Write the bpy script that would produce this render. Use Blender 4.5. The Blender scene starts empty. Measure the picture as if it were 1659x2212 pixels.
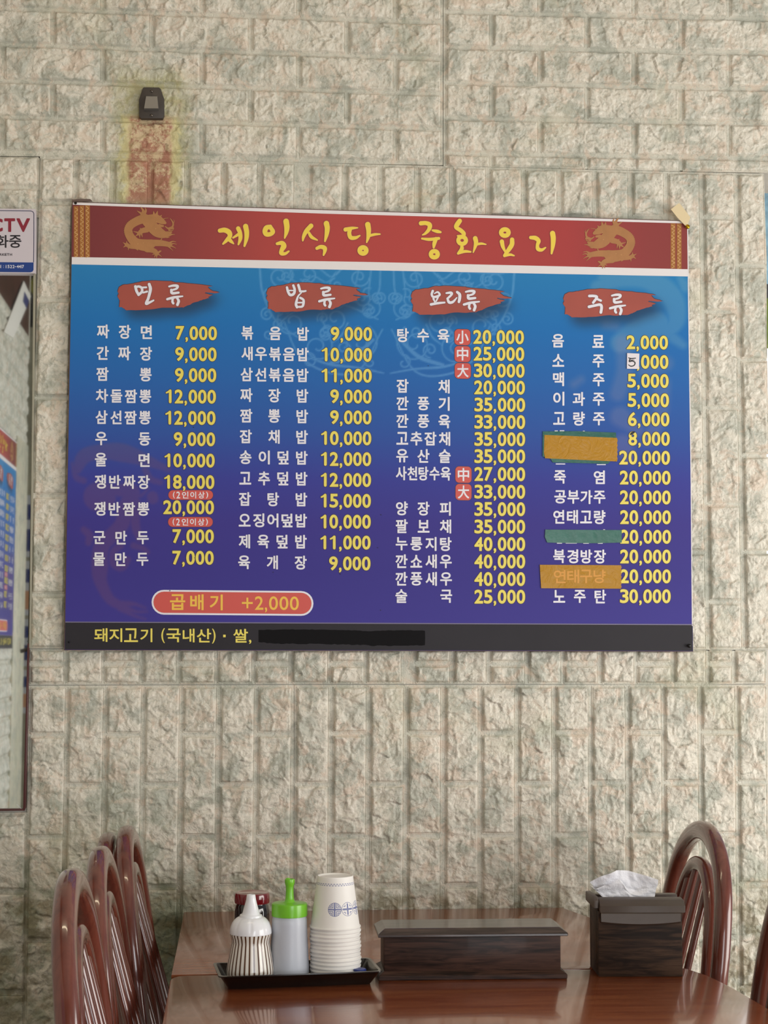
import bpy, bmesh, math, random
import numpy as np
from mathutils import Vector, Matrix
from mathutils.geometry import tessellate_polygon

# ------------------------------------------------------------------ camera
sc = bpy.context.scene
COL = sc.collection
W, H, FPX = 1659, 2212, 3500.0
YAW, PIT, ROL = 0.08990784, 0.08384275, 0.00289299
TZ = 0.74                                   # height of the table tops
CAM = np.array([0.0, -2.9, TZ + 0.45696])
_F = np.array([math.sin(YAW) * math.cos(PIT), math.cos(YAW) * math.cos(PIT), math.sin(PIT)])
_r = np.array([math.cos(YAW), -math.sin(YAW), 0.0]); _u = np.cross(_r, _F)
_R = _r * math.cos(ROL) + _u * math.sin(ROL)
_U = -_r * math.sin(ROL) + _u * math.cos(ROL)
cam = bpy.data.cameras.new('camera'); camo = bpy.data.objects.new('camera', cam); COL.objects.link(camo)
cam.sensor_fit = 'VERTICAL'; cam.sensor_height = 36.0; cam.lens = 36.0 * FPX / H
camo.matrix_world = Matrix(((_R[0], _U[0], -_F[0], CAM[0]), (_R[1], _U[1], -_F[1], CAM[1]),
                            (_R[2], _U[2], -_F[2], CAM[2]), (0, 0, 0, 1)))
sc.camera = camo

# ------------------------------------------------------------------ light and exposure
sc.view_settings.view_transform = 'Standard'; sc.view_settings.look = 'None'
sc.view_settings.gamma = 1.0; sc.view_settings.use_curve_mapping = False
sc.view_settings.exposure = -0.1
world = bpy.data.worlds.new('daylight'); sc.world = world; world.use_nodes = True
bg = world.node_tree.nodes['Background']
bg.inputs[0].default_value = (0.86, 0.93, 1.0, 1); bg.inputs[1].default_value = 0.34

def area(name, loc, target, sx, sy, power, color):
    l = bpy.data.lights.new(name, 'AREA'); l.shape = 'RECTANGLE'; l.size = sx; l.size_y = sy
    l.energy = power; l.color = color
    o = bpy.data.objects.new(name, l); COL.objects.link(o); o.location = loc
    o.rotation_euler = (Vector(target) - Vector(loc)).to_track_quat('-Z', 'Y').to_euler()
    return o
area('window_light', (2.75, -1.7, 1.0), (0.2, 0.0, 1.35), 1.9, 1.4, 70, (1.0, 0.965, 0.91))
area('rear_fill_light', (1.3, -4.9, 1.25), (0.3, 0.0, 1.3), 1.3, 1.6, 48, (0.94, 0.97, 1.0))  # added fill from behind the camera, lifts the wall; no shopfront is modelled
area('next_room_light', (1.9, 0.9, 1.5), (1.5, 2.4, 1.5), 1.0, 1.6, 60, (1.0, 1.0, 1.0))
area('warm_top_fill_light', (-0.15, -1.3, 3.15), (-0.15, -1.3, 0.0), 1.2, 0.08, 6, (1.0, 0.84, 0.58))  # added weak warm fill from above, yellows the upper wall; no tube fitting exists

# ------------------------------------------------------------------ picture plane helpers (used once, to measure positions on real surfaces)
def ray(px, py):
    return _F + _R * ((px - W / 2) / FPX) - _U * ((py - H / 2) / FPX)
def onY(px, py, Y=0.0):
    d = ray(px, py); return CAM + d * ((Y - CAM[1]) / d[1])
def onZ(px, py, z=TZ):
    d = ray(px, py); return CAM + d * ((z - CAM[2]) / d[2])
def onY_arr(P, Y):
    P = np.asarray(P, float)
    d = _F[None] + np.outer((P[:, 0] - W / 2) / FPX, _R) - np.outer((P[:, 1] - H / 2) / FPX, _U)
    Ya = np.broadcast_to(np.asarray(Y, float), (len(P),))
    return CAM[None] + d * ((Ya - CAM[1]) / d[:, 1])[:, None]

# ------------------------------------------------------------------ materials
def lin(c):
    if isinstance(c, str):
        c = tuple(int(c[i:i + 2], 16) / 255 for i in (1, 3, 5))
    return tuple(((x / 12.92) if x <= 0.04045 else ((x + 0.055) / 1.055) ** 2.4) for x in c) + (1.0,)
def newmat(name):
    m = bpy.data.materials.new(name); m.use_nodes = True
    return m, m.node_tree, m.node_tree.nodes['Principled BSDF']
def mat(name, c, rough=0.6, metal=0.0, spec=0.5, coat=0.0, noise=0.0, nscale=30.0, bump=0.0, trans=0.0, sub=0.0, emit=0.0):
    m, nt, b = newmat(name)
    b.inputs['Base Color'].default_value = lin(c); b.inputs['Roughness'].default_value = rough
    b.inputs['Metallic'].default_value = metal; b.inputs['Specular IOR Level'].default_value = spec
    b.inputs['Coat Weight'].default_value = coat; b.inputs['Coat Roughness'].default_value = 0.08
    b.inputs['Transmission Weight'].default_value = trans
    if emit:
        b.inputs['Emission Color'].default_value = lin(c); b.inputs['Emission Strength'].default_value = emit
    if sub:
        b.inputs['Subsurface Weight'].default_value = sub; b.inputs['Subsurface Radius'].default_value = (0.01, 0.01, 0.01)
    if noise or bump:
        g = nt.nodes.new('ShaderNodeNewGeometry'); n = nt.nodes.new('ShaderNodeTexNoise')
        n.inputs['Scale'].default_value = nscale; n.inputs['Detail'].default_value = 5
        nt.links.new(g.outputs['Position'], n.inputs['Vector'])
        if noise:
            mx = nt.nodes.new('ShaderNodeMix'); mx.data_type = 'RGBA'; mx.blend_type = 'MULTIPLY'
            mp = nt.nodes.new('ShaderNodeMapRange'); mp.inputs['From Min'].default_value = 0.3; mp.inputs['From Max'].default_value = 0.7
            mp.inputs['To Min'].default_value = 1 - noise; mp.inputs['To Max'].default_value = 1 + noise * 0.4
            nt.links.new(n.outputs['Fac'], mp.inputs['Value'])
            mx.inputs['Factor'].default_value = 1.0; mx.inputs['A'].default_value = lin(c)
            nt.links.new(mp.outputs['Result'], mx.inputs['B']); nt.links.new(mx.outputs['Result'], b.inputs['Base Color'])
        if bump:
            bp = nt.nodes.new('ShaderNodeBump'); bp.inputs['Strength'].default_value = bump; bp.inputs['Distance'].default_value = 0.002
            nt.links.new(n.outputs['Fac'], bp.inputs['Height']); nt.links.new(bp.outputs['Normal'], b.inputs['Normal'])
    return m

def math_node(nt, op, a, b=None, clamp=False):
    n = nt.nodes.new('ShaderNodeMath'); n.operation = op; n.use_clamp = clamp
    for i, v in enumerate((a, b)):
        if v is None: continue
        if isinstance(v, (int, float)): n.inputs[i].default_value = v
        else: nt.links.new(v, n.inputs[i])
    return n.outputs[0]
def mix_node(nt, f, a, b, blend='MIX'):
    n = nt.nodes.new('ShaderNodeMix'); n.data_type = 'RGBA'; n.blend_type = blend
    for key, v in (('Factor', f), ('A', a), ('B', b)):
        if isinstance(v, (int, float)) and key == 'Factor': n.inputs[key].default_value = v
        elif isinstance(v, (tuple, list)): n.inputs[key].default_value = v
        else: nt.links.new(v, n.inputs[key])
    return n.outputs['Result']
def ramp_node(nt, v, lo, hi, a=0.0, b=1.0):
    n = nt.nodes.new('ShaderNodeMapRange'); n.interpolation_type = 'SMOOTHSTEP'
    n.inputs['From Min'].default_value = lo; n.inputs['From Max'].default_value = hi
    n.inputs['To Min'].default_value = a; n.inputs['To Max'].default_value = b
    nt.links.new(v, n.inputs['Value']); return n.outputs['Result']
def noise_node(nt, vec, scale, detail=4, dist=0.0, rough=0.55):
    n = nt.nodes.new('ShaderNodeTexNoise'); n.inputs['Scale'].default_value = scale
    n.inputs['Detail'].default_value = detail; n.inputs['Distortion'].default_value = dist; n.inputs['Roughness'].default_value = rough
    nt.links.new(vec, n.inputs['Vector']); return n.outputs['Fac']

def foam_material(name, stains=True, base='#ded7c8'):
    m, nt, b = newmat(name)
    g = nt.nodes.new('ShaderNodeNewGeometry'); P = g.outputs['Position']
    sep = nt.nodes.new('ShaderNodeSeparateXYZ'); nt.links.new(P, sep.inputs[0])
    X, Z = sep.outputs['X'], sep.outputs['Z']
    n1 = noise_node(nt, P, 16, 7, 0.6, .6); n2 = noise_node(nt, P, 31, 6, 0.8, .6); n3 = noise_node(nt, P, 85, 6, 0.7, 0.7)
    n4 = noise_node(nt, P, 5, 4, 0.5)
    c = lin(base)
    c = mix_node(nt, ramp_node(nt, n1, 0.44, 0.62, 0, 0.8), c, lin('#afb1a4'))
    c = mix_node(nt, ramp_node(nt, n2, 0.50, 0.64, 0, 0.62), c, lin('#d9c4b0'))
    c = mix_node(nt, ramp_node(nt, n3, 0.50, 0.64, 0, 0.50), c, lin('#8f9182'))
    c = mix_node(nt, ramp_node(nt, n4, 0.52, 0.72, 0, 0.35), c, lin('#b9b696'))
    if stains:
        hx = onY(325, 300)[0]; px = 1.0 / 1207
        dx = math_node(nt, 'ABSOLUTE', math_node(nt, 'SUBTRACT', X, float(hx)))
        wob = math_node(nt, 'MULTIPLY', math_node(nt, 'SUBTRACT', noise_node(nt, P, 45, 6, 1.0, 0.7), 0.5), 0.05)
        dxw = math_node(nt, 'ADD', dx, wob)
        zt, zh, zb = [float(onY(325, y)[2]) for y in (185, 262, 455)]
        vert = math_node(nt, 'MULTIPLY', ramp_node(nt, Z, zh, zh + 0.012, 1, 0), ramp_node(nt, Z, zb - 0.02, zb + 0.03, 0, 1))
        vert2 = math_node(nt, 'MULTIPLY', ramp_node(nt, Z, zt, zt + 0.05, 1, 0), ramp_node(nt, Z, zb - 0.1, zb + 0.02, 0, 1))
        edge_n = ramp_node(nt, noise_node(nt, P, 38, 6, 0.4, .7), 0.36, 0.6)
        halo = math_node(nt, 'MULTIPLY', math_node(nt, 'MULTIPLY', ramp_node(nt, dxw, 0.035, 0.095, 0.7, 0), vert2), ramp_node(nt, edge_n, 0, 1, .45, 1))
        c = mix_node(nt, halo, c, lin('#aaa56c'))
        inner = math_node(nt, 'MULTIPLY', ramp_node(nt, dxw, 0.044, 0.052, 1, 0), vert)
        c = mix_node(nt, math_node(nt, 'MULTIPLY', inner, .8), c, lin('#d9c9a0'))
        rim_ = math_node(nt, 'MULTIPLY', math_node(nt, 'MULTIPLY', ramp_node(nt, dxw, 0.030, 0.042, 0, 1), ramp_node(nt, dxw, 0.046, 0.060, 1, 0)), vert)
        c = mix_node(nt, math_node(nt, 'MULTIPLY', rim_, .55), c, lin('#c9c288'))
        red = math_node(nt, 'MULTIPLY', ramp_node(nt, math_node(nt, 'ADD', dx, math_node(nt, 'MULTIPLY', wob, .35)), 0.033, 0.044, 1, 0), vert)
        zc = ramp_node(nt, Z, zb, zh, .10, 0)
        blotch = ramp_node(nt, math_node(nt, 'ADD', noise_node(nt, P, 48, 9, 0.3, 0.8), zc), 0.47, 0.59)
        c = mix_node(nt, math_node(nt, 'MULTIPLY', red, .3), c, lin('#c4937a'))
        c = mix_node(nt, math_node(nt, 'MULTIPLY', red, math_node(nt, 'MULTIPLY', blotch, 0.72)), c, lin('#974a3d'))
        # green mould low on the left and behind the table edge
        mc = onY(372, 2085); sx_ = math_node(nt, 'DIVIDE', math_node(nt, 'SUBTRACT', X, float(mc[0])), 0.075); sz_ = math_node(nt, 'DIVIDE', math_node(nt, 'SUBTRACT', Z, float(mc[2])), 0.15)
        rr_ = math_node(nt, 'SQRT', math_node(nt, 'ADD', math_node(nt, 'MULTIPLY', sx_, sx_), math_node(nt, 'MULTIPLY', sz_, sz_)))
        mn_ = noise_node(nt, P, 16, 5, 0.6)
        patch = ramp_node(nt, math_node(nt, 'ADD', rr_, math_node(nt, 'MULTIPLY', math_node(nt, 'SUBTRACT', mn_, .5), 1.6)), .55, 1.25, .85, 0)
        c = mix_node(nt, patch, c, lin('#5f6647'))
        zm0, zm1 = float(onY(400, 2000)[2]), float(onY(400, 1560)[2])
        xm0, xm1 = float(onY(80, 1900)[0]), float(onY(700, 1900)[0])
        mould = math_node(nt, 'MULTIPLY', ramp_node(nt, Z, zm0, zm1, 1, 0), ramp_node(nt, X, xm0, xm1, 1.0, 0.25))
        mould = math_node(nt, 'MULTIPLY', mould, ramp_node(nt, mn_, 0.45, 0.62))
        c = mix_node(nt, math_node(nt, 'MULTIPLY', mould, 0.55), c, lin('#8a8e70'))
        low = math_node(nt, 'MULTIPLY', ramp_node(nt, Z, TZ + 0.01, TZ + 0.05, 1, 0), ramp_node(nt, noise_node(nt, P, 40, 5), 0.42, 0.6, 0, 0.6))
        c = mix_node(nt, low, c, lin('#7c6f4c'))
    nt.links.new(c, b.inputs['Base Color'])
    b.inputs['Roughness'].default_value = 0.42; b.inputs['Specular IOR Level'].default_value = 0.45
    bp = nt.nodes.new('ShaderNodeBump'); bp.inputs['Strength'].default_value = 0.7; bp.inputs['Distance'].default_value = 0.0015
    f1 = noise_node(nt, P, 95, 3, 0.9, 0.55); f2 = noise_node(nt, P, 300, 3, 0.5, 0.6)
    r1 = math_node(nt, 'ABSOLUTE', math_node(nt, 'SUBTRACT', f1, 0.5)); r2 = math_node(nt, 'ABSOLUTE', math_node(nt, 'SUBTRACT', f2, 0.5))
    hgt = math_node(nt, 'ADD', math_node(nt, 'MULTIPLY', r1, -2.4), math_node(nt, 'MULTIPLY', r2, -.35))
    nt.links.new(hgt, bp.inputs['Height']); nt.links.new(bp.outputs['Normal'], b.inputs['Normal'])
    return m
def wood_material(name, dark, light, rough=0.3, coat=0.0, axis='X', scale=1.0, streak=9.0, bmp=0.12):
    m, nt, b = newmat(name)
    tc = nt.nodes.new('ShaderNodeTexCoord'); mp = nt.nodes.new('ShaderNodeMapping')
    nt.links.new(tc.outputs['Object'], mp.inputs['Vector'])
    s = {'X': (1.2, 14, 14), 'Y': (14, 1.2, 14), 'Z': (14, 14, 1.2)}[axis]
    mp.inputs['Scale'].default_value = tuple(v * scale for v in s)
    n = noise_node(nt, mp.outputs[0], streak, 7, 1.4, 0.6); n2 = noise_node(nt, mp.outputs[0], streak * 0.25, 4, 2.5)
    f = math_node(nt, 'ADD', math_node(nt, 'MULTIPLY', n, 0.55), math_node(nt, 'MULTIPLY', n2, 0.45))
    nt.links.new(mix_node(nt, ramp_node(nt, f, 0.38, 0.62), lin(dark), lin(light)), b.inputs['Base Color'])
    b.inputs['Roughness'].default_value = rough; b.inputs['Coat Weight'].default_value = coat; b.inputs['Coat Roughness'].default_value = 0.06
    bp = nt.nodes.new('ShaderNodeBump'); bp.inputs['Strength'].default_value = bmp; bp.inputs['Distance'].default_value = 0.001
    nt.links.new(n, bp.inputs['Height']); nt.links.new(bp.outputs['Normal'], b.inputs['Normal'])
    return m

FOAM = foam_material('foam brick relief')
def dull(m, v):
    m.node_tree.nodes['Principled BSDF'].inputs['Specular IOR Level'].default_value = v; return m
FOAM2 = foam_material('white foam brick', False, '#dfdccf')
MORTAR = foam_material('foam mortar joints', True, '#d3cfc1')
TABLE = wood_material('red brown lacquered table', '#813d22', '#9c5833', 0.19, 0.4, 'X', 0.8, 6, 0.01)
TABLE_EDGE = wood_material('dark table edge', '#2c120d', '#45201a', 0.3, 0.2)
CHAIRW = wood_material('glossy brown chair wood', '#5c2c22', '#6e382b', 0.22, 0.7, 'Z', 1.0, 3, 0.02)
DARKWOOD = dull(wood_material('dark stained box wood', '#1c100c', '#4d342a', 0.5, 0.04, 'X', 1.0, 9), .28)
DARKWOOD2 = dull(wood_material('dark stained napkin box wood', '#1e130d', '#4a3526', 0.6, 0.0, 'X', 1.0, 9), .22)

# ------------------------------------------------------------------ object helpers
def put(name, me, parent=None, loc=None):
    o = bpy.data.objects.new(name, me); COL.objects.link(o)
    if parent is not None: o.parent = parent
    if loc is not None: o.location = loc
    return o
def tag(o, label=None, cat=None, group=None, kind=None):
    if label: o['label'] = label
    if cat: o['category'] = cat
    if group: o['group'] = group
    if kind: o['kind'] = kind
    return o
def empty(name, loc, label, cat, group=None, rz=0.0):
    o = bpy.data.objects.new(name, None); COL.objects.link(o); o.location = loc; o.rotation_euler = (0, 0, rz)
    o.empty_display_size = 0.05
    return tag(o, label, cat, group)
def mesh(name, V, Fc, mats, smooth=False, mi=None):
    me = bpy.data.meshes.new(name)
    me.from_pydata([tuple(map(float, v)) for v in V], [], Fc)
    for m in (mats if isinstance(mats, (list, tuple)) else [mats]): me.materials.append(m)
    if smooth: me.polygons.foreach_set('use_smooth', [True] * len(me.polygons))
    if mi is not None: me.polygons.foreach_set('material_index', mi)
    me.update(); return me
def grid_mesh(name, P, nu, nv, mats, smooth=True, flip=False):
    """P: (nv*nu,3) row major."""
    i = np.arange(nv - 1)[:, None] * nu + np.arange(nu - 1)[None]
    q = np.stack([i, i + 1, i + nu + 1, i + nu], -1).reshape(-1, 4)
    if flip: q = q[:, ::-1]
    me = bpy.data.meshes.new(name)
    me.vertices.add(len(P)); me.vertices.foreach_set('co', np.asarray(P, np.float32).ravel())
    me.loops.add(q.size); me.loops.foreach_set('vertex_index', q.ravel().astype(np.int32))
    me.polygons.add(len(q)); me.polygons.foreach_set('loop_start', np.arange(0, q.size, 4, dtype=np.int32))
    me.polygons.foreach_set('use_smooth', np.full(len(q), smooth))
    for m in (mats if isinstance(mats, (list, tuple)) else [mats]): me.materials.append(m)
    me.update(calc_edges=True); return me
def from_bm(name, bm, mats, smooth=False):
    me = bpy.data.meshes.new(name); bmesh.ops.recalc_face_normals(bm, faces=bm.faces); bm.to_mesh(me); bm.free()
    for m in (mats if isinstance(mats, (list, tuple)) else [mats]): me.materials.append(m)
    if smooth:
        me.polygons.foreach_set('use_smooth', [True] * len(me.polygons))
        me.set_sharp_from_angle(angle=math.radians(40))
    return me
def box(name, a, b, m, bevel=0.0, seg=2, smooth=True):
    bm = bmesh.new(); bmesh.ops.create_cube(bm, size=1.0)
    for v in bm.verts:
        v.co = Vector([(a[i] + b[i]) / 2 + v.co[i] * (b[i] - a[i]) for i in range(3)])
    if bevel: bmesh.ops.bevel(bm, geom=bm.edges[:], offset=bevel, segments=seg, affect='EDGES', profile=0.5)
    return from_bm(name, bm, m, smooth)
def prism(name, pts, z0, z1, m, bevel=0.0, axis='Z', seg=2):
    """polygon extruded along axis; pts in the two other axes."""
    bm = bmesh.new()
    def P(p, h): return {'Z': (p[0], p[1], h), 'Y': (p[0], h, p[1]), 'X': (h, p[0], p[1])}[axis]
    lo = [bm.verts.new(P(p, z0)) for p in pts]; hi = [bm.verts.new(P(p, z1)) for p in pts]
    n = len(pts)
    f1 = bm.faces.new(lo); f2 = bm.faces.new(hi[::-1])
    for i in range(n): bm.faces.new((lo[i], hi[i], hi[(i + 1) % n], lo[(i + 1) % n]))
    bmesh.ops.recalc_face_normals(bm, faces=bm.faces)
    if bevel:
        ed = [e for e in bm.edges if (e in f1.edges[:] or e in f2.edges[:])]
        bmesh.ops.bevel(bm, geom=ed, offset=bevel, segments=seg, affect='EDGES', profile=0.5)
    return from_bm(name, bm, m, True)
def lathe(name, prof, m, n=48, flute=None, smooth=True, close=True):
    """prof: list of (r,z) bottom to top."""
    V, Fc = [], []
    for (r, z) in prof:
        for k in range(n):
            t = 2 * math.pi * k / n; rr = r * (flute(t, z) if flute else 1)
            V.append((rr * math.cos(t), rr * math.sin(t), z))
    for i in range(len(prof) - 1):
        for k in range(n):
            a, b = i * n + k, i * n + (k + 1) % n; Fc.append((a, b, b + n, a + n))
    if close:
        if prof[0][0] > 1e-5: Fc.append(tuple(range(n))[::-1])
        if prof[-1][0] > 1e-5: Fc.append(tuple((len(prof) - 1) * n + k for k in range(n)))
    me = mesh(name, V, Fc, m, smooth)
    if smooth: me.set_sharp_from_angle(angle=math.radians(42))
    return me
def catmull(P, n=6):
    P = [np.asarray(p, float) for p in P]
    if len(P) < 3:
        return [P[0] + (P[1] - P[0]) * t for t in np.linspace(0, 1, n + 1)]
    Q = [2 * P[0] - P[1]] + P + [2 * P[-1] - P[-2]]; out = []
    for i in range(1, len(Q) - 2):
        for k in range(n):
            t = k / n
            out.append(0.5 * (2 * Q[i] + (Q[i + 1] - Q[i - 1]) * t + (2 * Q[i - 1] - 5 * Q[i] + 4 * Q[i + 1] - Q[i + 2]) * t * t
                              + (3 * Q[i] - Q[i - 1] - 3 * Q[i + 1] + Q[i + 2]) * t ** 3))
    out.append(P[-1]); return out
def sweep(name, path, ru, rv, m, up=(1, 0, 0), nseg=14, power=2.4, taper=None, caps=True):
    """tube with a rounded-rectangular section; ru along 'up', rv across."""
    path = [np.asarray(p, float) for p in path]; V, Fc = [], []
    up = np.asarray(up, float)
    for i, p in enumerate(path):
        t = path[min(i + 1, len(path) - 1)] - path[max(i - 1, 0)]; t /= np.linalg.norm(t)
        a = up - t * (up @ t); a /= np.linalg.norm(a); b = np.cross(t, a)
        s = taper(i / (len(path) - 1)) if taper else 1.0
        for k in range(nseg):
            th = 2 * math.pi * k / nseg; c, d = math.cos(th), math.sin(th)
            x = math.copysign(abs(c) ** (2 / power), c) * ru * s; y = math.copysign(abs(d) ** (2 / power), d) * rv * s
            V.append(p + a * x + b * y)
    for i in range(len(path) - 1):
        for k in range(nseg):
            q, w = i * nseg + k, i * nseg + (k + 1) % nseg; Fc.append((q, w, w + nseg, q + nseg))
    if caps:
        Fc.append(tuple(range(nseg))[::-1]); Fc.append(tuple((len(path) - 1) * nseg + k for k in range(nseg)))
    me = mesh(name, V, Fc, m, True); me.set_sharp_from_angle(angle=math.radians(60)); return me
def copy_tree(o, parent=None):
    c = o.copy(); COL.objects.link(c); c.parent = parent
    for ch in list(o.children): copy_tree(ch, c)
    return c

# ------------------------------------------------------------------ structure: the room
ROOMX0, ROOMX1, ROOMY0, CEIL = -0.885, 2.9, -5.6, 3.3
PLAST = mat('plaster wall', '#cfcac0', 0.8, noise=0.08, nscale=6)
def struct(name, me, loc=None): return tag(put(name, me, None, loc), kind='structure')
XE = float(onY(1655, 900)[0])                     # right end of the brick wall
LZ = float(onY(1655, 371)[2])                     # underside of the lintel over the opening
struct('floor', box('floor', (-2.4, ROOMY0 - 0.1, -0.05), (ROOMX1 + 0.1, 3.2, 0.0), mat('floor tiles', '#8d8578', 0.35, noise=0.15, nscale=8)))
struct('ceiling', box('ceiling', (-2.4, ROOMY0 - 0.1, CEIL), (ROOMX1 + 0.1, 3.2, CEIL + 0.05), mat('ceiling board', '#d8d4cb', 0.8, noise=0.05)))
wb = struct('wall_back', prism('wall_back', [(-2.4, 0), (XE - 0.004, 0), (XE - 0.004, LZ), (ROOMX1 + 0.1, LZ), (ROOMX1 + 0.1, CEIL), (-2.4, CEIL)], 0.0, 0.14, PLAST, axis='Y'))
wr = struct('wall_right', box('wall_right', (ROOMX1, ROOMY0, 0), (ROOMX1 + 0.1, 0.0, 0.35), PLAST))
struct('wall_rear', box('wall_rear', (-2.4, ROOMY0 - 0.1, 0), (ROOMX1 + 0.1, ROOMY0, CEIL), mat('olive rear wall', '#a39d85', 0.7, noise=.3, nscale=9)))
struct('trim_1', box('trim_1', (ROOMX0 - .001, -3.908, .25), (ROOMX0 + .014, -3.575, 2.03), foam_material('smooth stained foam', False, '#d6d2bc'), .002))
struct('trim_2', box('trim_2', (ROOMX0 - .006, -3.93, 2.45), (ROOMX0 + .006, -3.908, 3.2), mat('white corner strip', '#e8e2d2', .5)))
struct('wall_far', box('wall_far', (0.5, 3.0, 0), (ROOMX1 + 0.1, 3.1, CEIL), mat('far white wall', '#f4f2ee', 0.7, noise=0.03)))
wl = struct('wall_left', box('wall_left', (ROOMX0 - 0.22, -3.91, 0), (ROOMX0, 0.0, CEIL), PLAST))
struct('trim_3', box('trim_3', (ROOMX0 - .001, -3.909, 2.49), (ROOMX0 + .006, 0.0, CEIL), mat('reddish brown marbled board', '#4d2b26', 0.35, noise=0.5, nscale=12)))

# ------------------------------------------------------------------ foam brick panels
rng = np.random.RandomState(7)
def vnoise(u, v, s, r):
    """smooth value noise, u,v in metres, s = cell size."""
    x, y = u / s + 50, v / s + 50
    L = r.rand(128, 128); xi, yi = np.floor(x).astype(int), np.floor(y).astype(int)
    fx, fy = x - xi, y - yi; fx = fx * fx * (3 - 2 * fx); fy = fy * fy * (3 - 2 * fy)
    g = lambda a, b: L[(yi + b) % 128, (xi + a) % 128]
    return (g(0, 0) * (1 - fx) + g(1, 0) * fx) * (1 - fy) + (g(0, 1) * (1 - fx) + g(1, 1) * fx) * fy
def rock(u, v, w, h, r):
    """relief of one moulded foam brick in metres; u,v arrays in [0,w]x[0,h]."""
    e = np.minimum(np.minimum(u, w - u), np.minimum(v, h - v))
    wu = u + 0.010 * (vnoise(u, v, 0.020, r) - 0.5) + 0.004 * (vnoise(u, v, 0.007, r) - .5)
    wv = v + 0.010 * (vnoise(u, v, 0.020, r) - 0.5) + 0.004 * (vnoise(u, v, 0.007, r) - .5)
    base = 0.0042 + 0.0026 * (vnoise(wu, wv, 0.030, r) - 0.5)
    n = int(6 + w * h / 0.0011)
    for _ in range(n):                                   # broken ledges: short scarps that face any way
        cx, cy, a = r.rand() * w, r.rand() * h, r.rand() * math.pi * 2
        d = (wu - cx) * math.cos(a) + (wv - cy) * math.sin(a); l = -(wu - cx) * math.sin(a) + (wv - cy) * math.cos(a)
        L = 0.010 + 0.022 * r.rand(); back = 0.006 + 0.014 * r.rand(); A = 0.0010 + 0.0020 * r.rand()
        up = 1 / (1 + np.exp(-np.clip(d / 0.0009, -30, 30))); base = base + A * up * np.exp(-np.clip(d, 0, None) / back) * np.exp(-(l / L) ** 4)
    k = max(4, int(w * h / 0.00045)); c = r.rand(k, 2) * (w, h); tl = r.randn(k, 2) * 0.12   # tilted facets
    best = np.full(u.shape, 9.0); fac = np.zeros_like(u)
    for i in range(k):
        dd = np.hypot(wu - c[i, 0], wv - c[i, 1]); m_ = dd < best; best = np.where(m_, dd, best)
        fac = np.where(m_, tl[i, 0] * (wu - c[i, 0]) + tl[i, 1] * (wv - c[i, 1]), fac)
    r1 = 1 - np.abs(2 * vnoise(wu, wv, 0.011, r) - 1); r2 = 1 - np.abs(2 * vnoise(wu, wv, 0.0052, r) - 1)
    body = 0.85 * base + 0.6 * fac + 0.0019 * (r1 - 0.5) + 0.0013 * (r2 - 0.5)
    rag = 0.0016 + 0.0075 * vnoise(u, v, 0.011, r) ** 1.8
    t = np.clip((e - 0.0020) / rag, 0, 1); t = t * (2 - t)
    lip = np.clip(e / 0.0007, 0, 1) * 0.0014
    groove = 0.0012 * np.exp(-((e - 0.0020) / 0.0005) ** 2)
    return lip - groove + t * np.clip(body - 0.0010, 0.0004, 0.0095)
def spaced(L, step):
    """sample positions along a side, closer together at the two moulded edges."""
    e = [0, .0004, .0009, .0015, .0020, .0026]; n = max(3, int((L - 2 * e[-1]) / step))
    return np.array(e[:-1] + list(np.linspace(e[-1], L - e[-1], n)) + [L - x for x in e[:-1][::-1]]) / L
def brick(parent, q, Y, seed=None, m=None, name='brick', step=0.0016, plane=None):
    """q: four pixel corners TL,TR,BR,BL on the wall; Y: face of the mortar sheet."""
    C = onY_arr(q, Y) if plane is None else np.asarray(q, float)
    w = np.linalg.norm(C[1] - C[0]); h = np.linalg.norm(C[3] - C[0])
    su = spaced(w, step); sv = spaced(h, step); nu, nv = len(su), len(sv); U_, V_ = np.meshgrid(su, sv)
    r = np.random.RandomState(seed if seed is not None else rng.randint(1 << 30))
    hgt = rock(U_ * w, V_ * h, w, h, r)
    hgt[0, :] = hgt[-1, :] = -0.0012; hgt[:, 0] = hgt[:, -1] = -0.0012
    P = (C[0][None, None] * ((1 - U_) * (1 - V_))[..., None] + C[1] * (U_ * (1 - V_))[..., None]
         + C[2] * (U_ * V_)[..., None] + C[3] * ((1 - U_) * V_)[..., None])
    nrm = np.cross(C[1] - C[0], C[0] - C[3]); nrm /= np.linalg.norm(nrm)
    P = P - nrm * 0 + (nrm * hgt[..., None])
    return put(name, grid_mesh(name, P.reshape(-1, 3), nu, nv, m or FOAM, True, True), parent)
def panel(pts, Y, name='foam_panel', parent=None):
    """mortar sheet of a foam panel: polygon in pixels on plane Y, a few mm thick."""
    C = onY_arr(pts, Y)
    me = prism(name, [(c[0], c[2]) for c in C], float(Y), 0.0, MORTAR, axis='Y')
    return put(name, me, parent or wb)
def lerp(a, b, t): return a + (b - a) * t
G = 2.9                                                   # half mortar width in pixels

# upper left panel: running bond of lying bricks
Y1 = -0.004
pUL = panel([(-420, -60), (957, -28), (957, 357), (-420, 333)], Y1)
L0 = [-60, 18, 96, 174, 252, 327]; L1 = [-27, 49, 127, 203, 279, 353]
def yl(k, x): return lerp(L0[k], L1[k], x / 953.0)
ja = [-208, 7, 222, 437, 645, 854]; jb = [-100, 115, 328, 541, 749]
for k in range(5):
    js = ja if k % 2 == 0 else jb
    xs = [-415] + js + [955.5]
    for a, b in zip(xs[:-1], xs[1:]):
        a2, b2 = a + G * (a != -415), b - (G if b != 955.5 else 1.5)
        if b2 - a2 < 20: continue
        brick(pUL, [(a2, yl(k, a2) + G), (b2, yl(k, b2) + G), (b2, yl(k + 1, b2) - G), (a2, yl(k + 1, a2) - G)], Y1)
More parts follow.
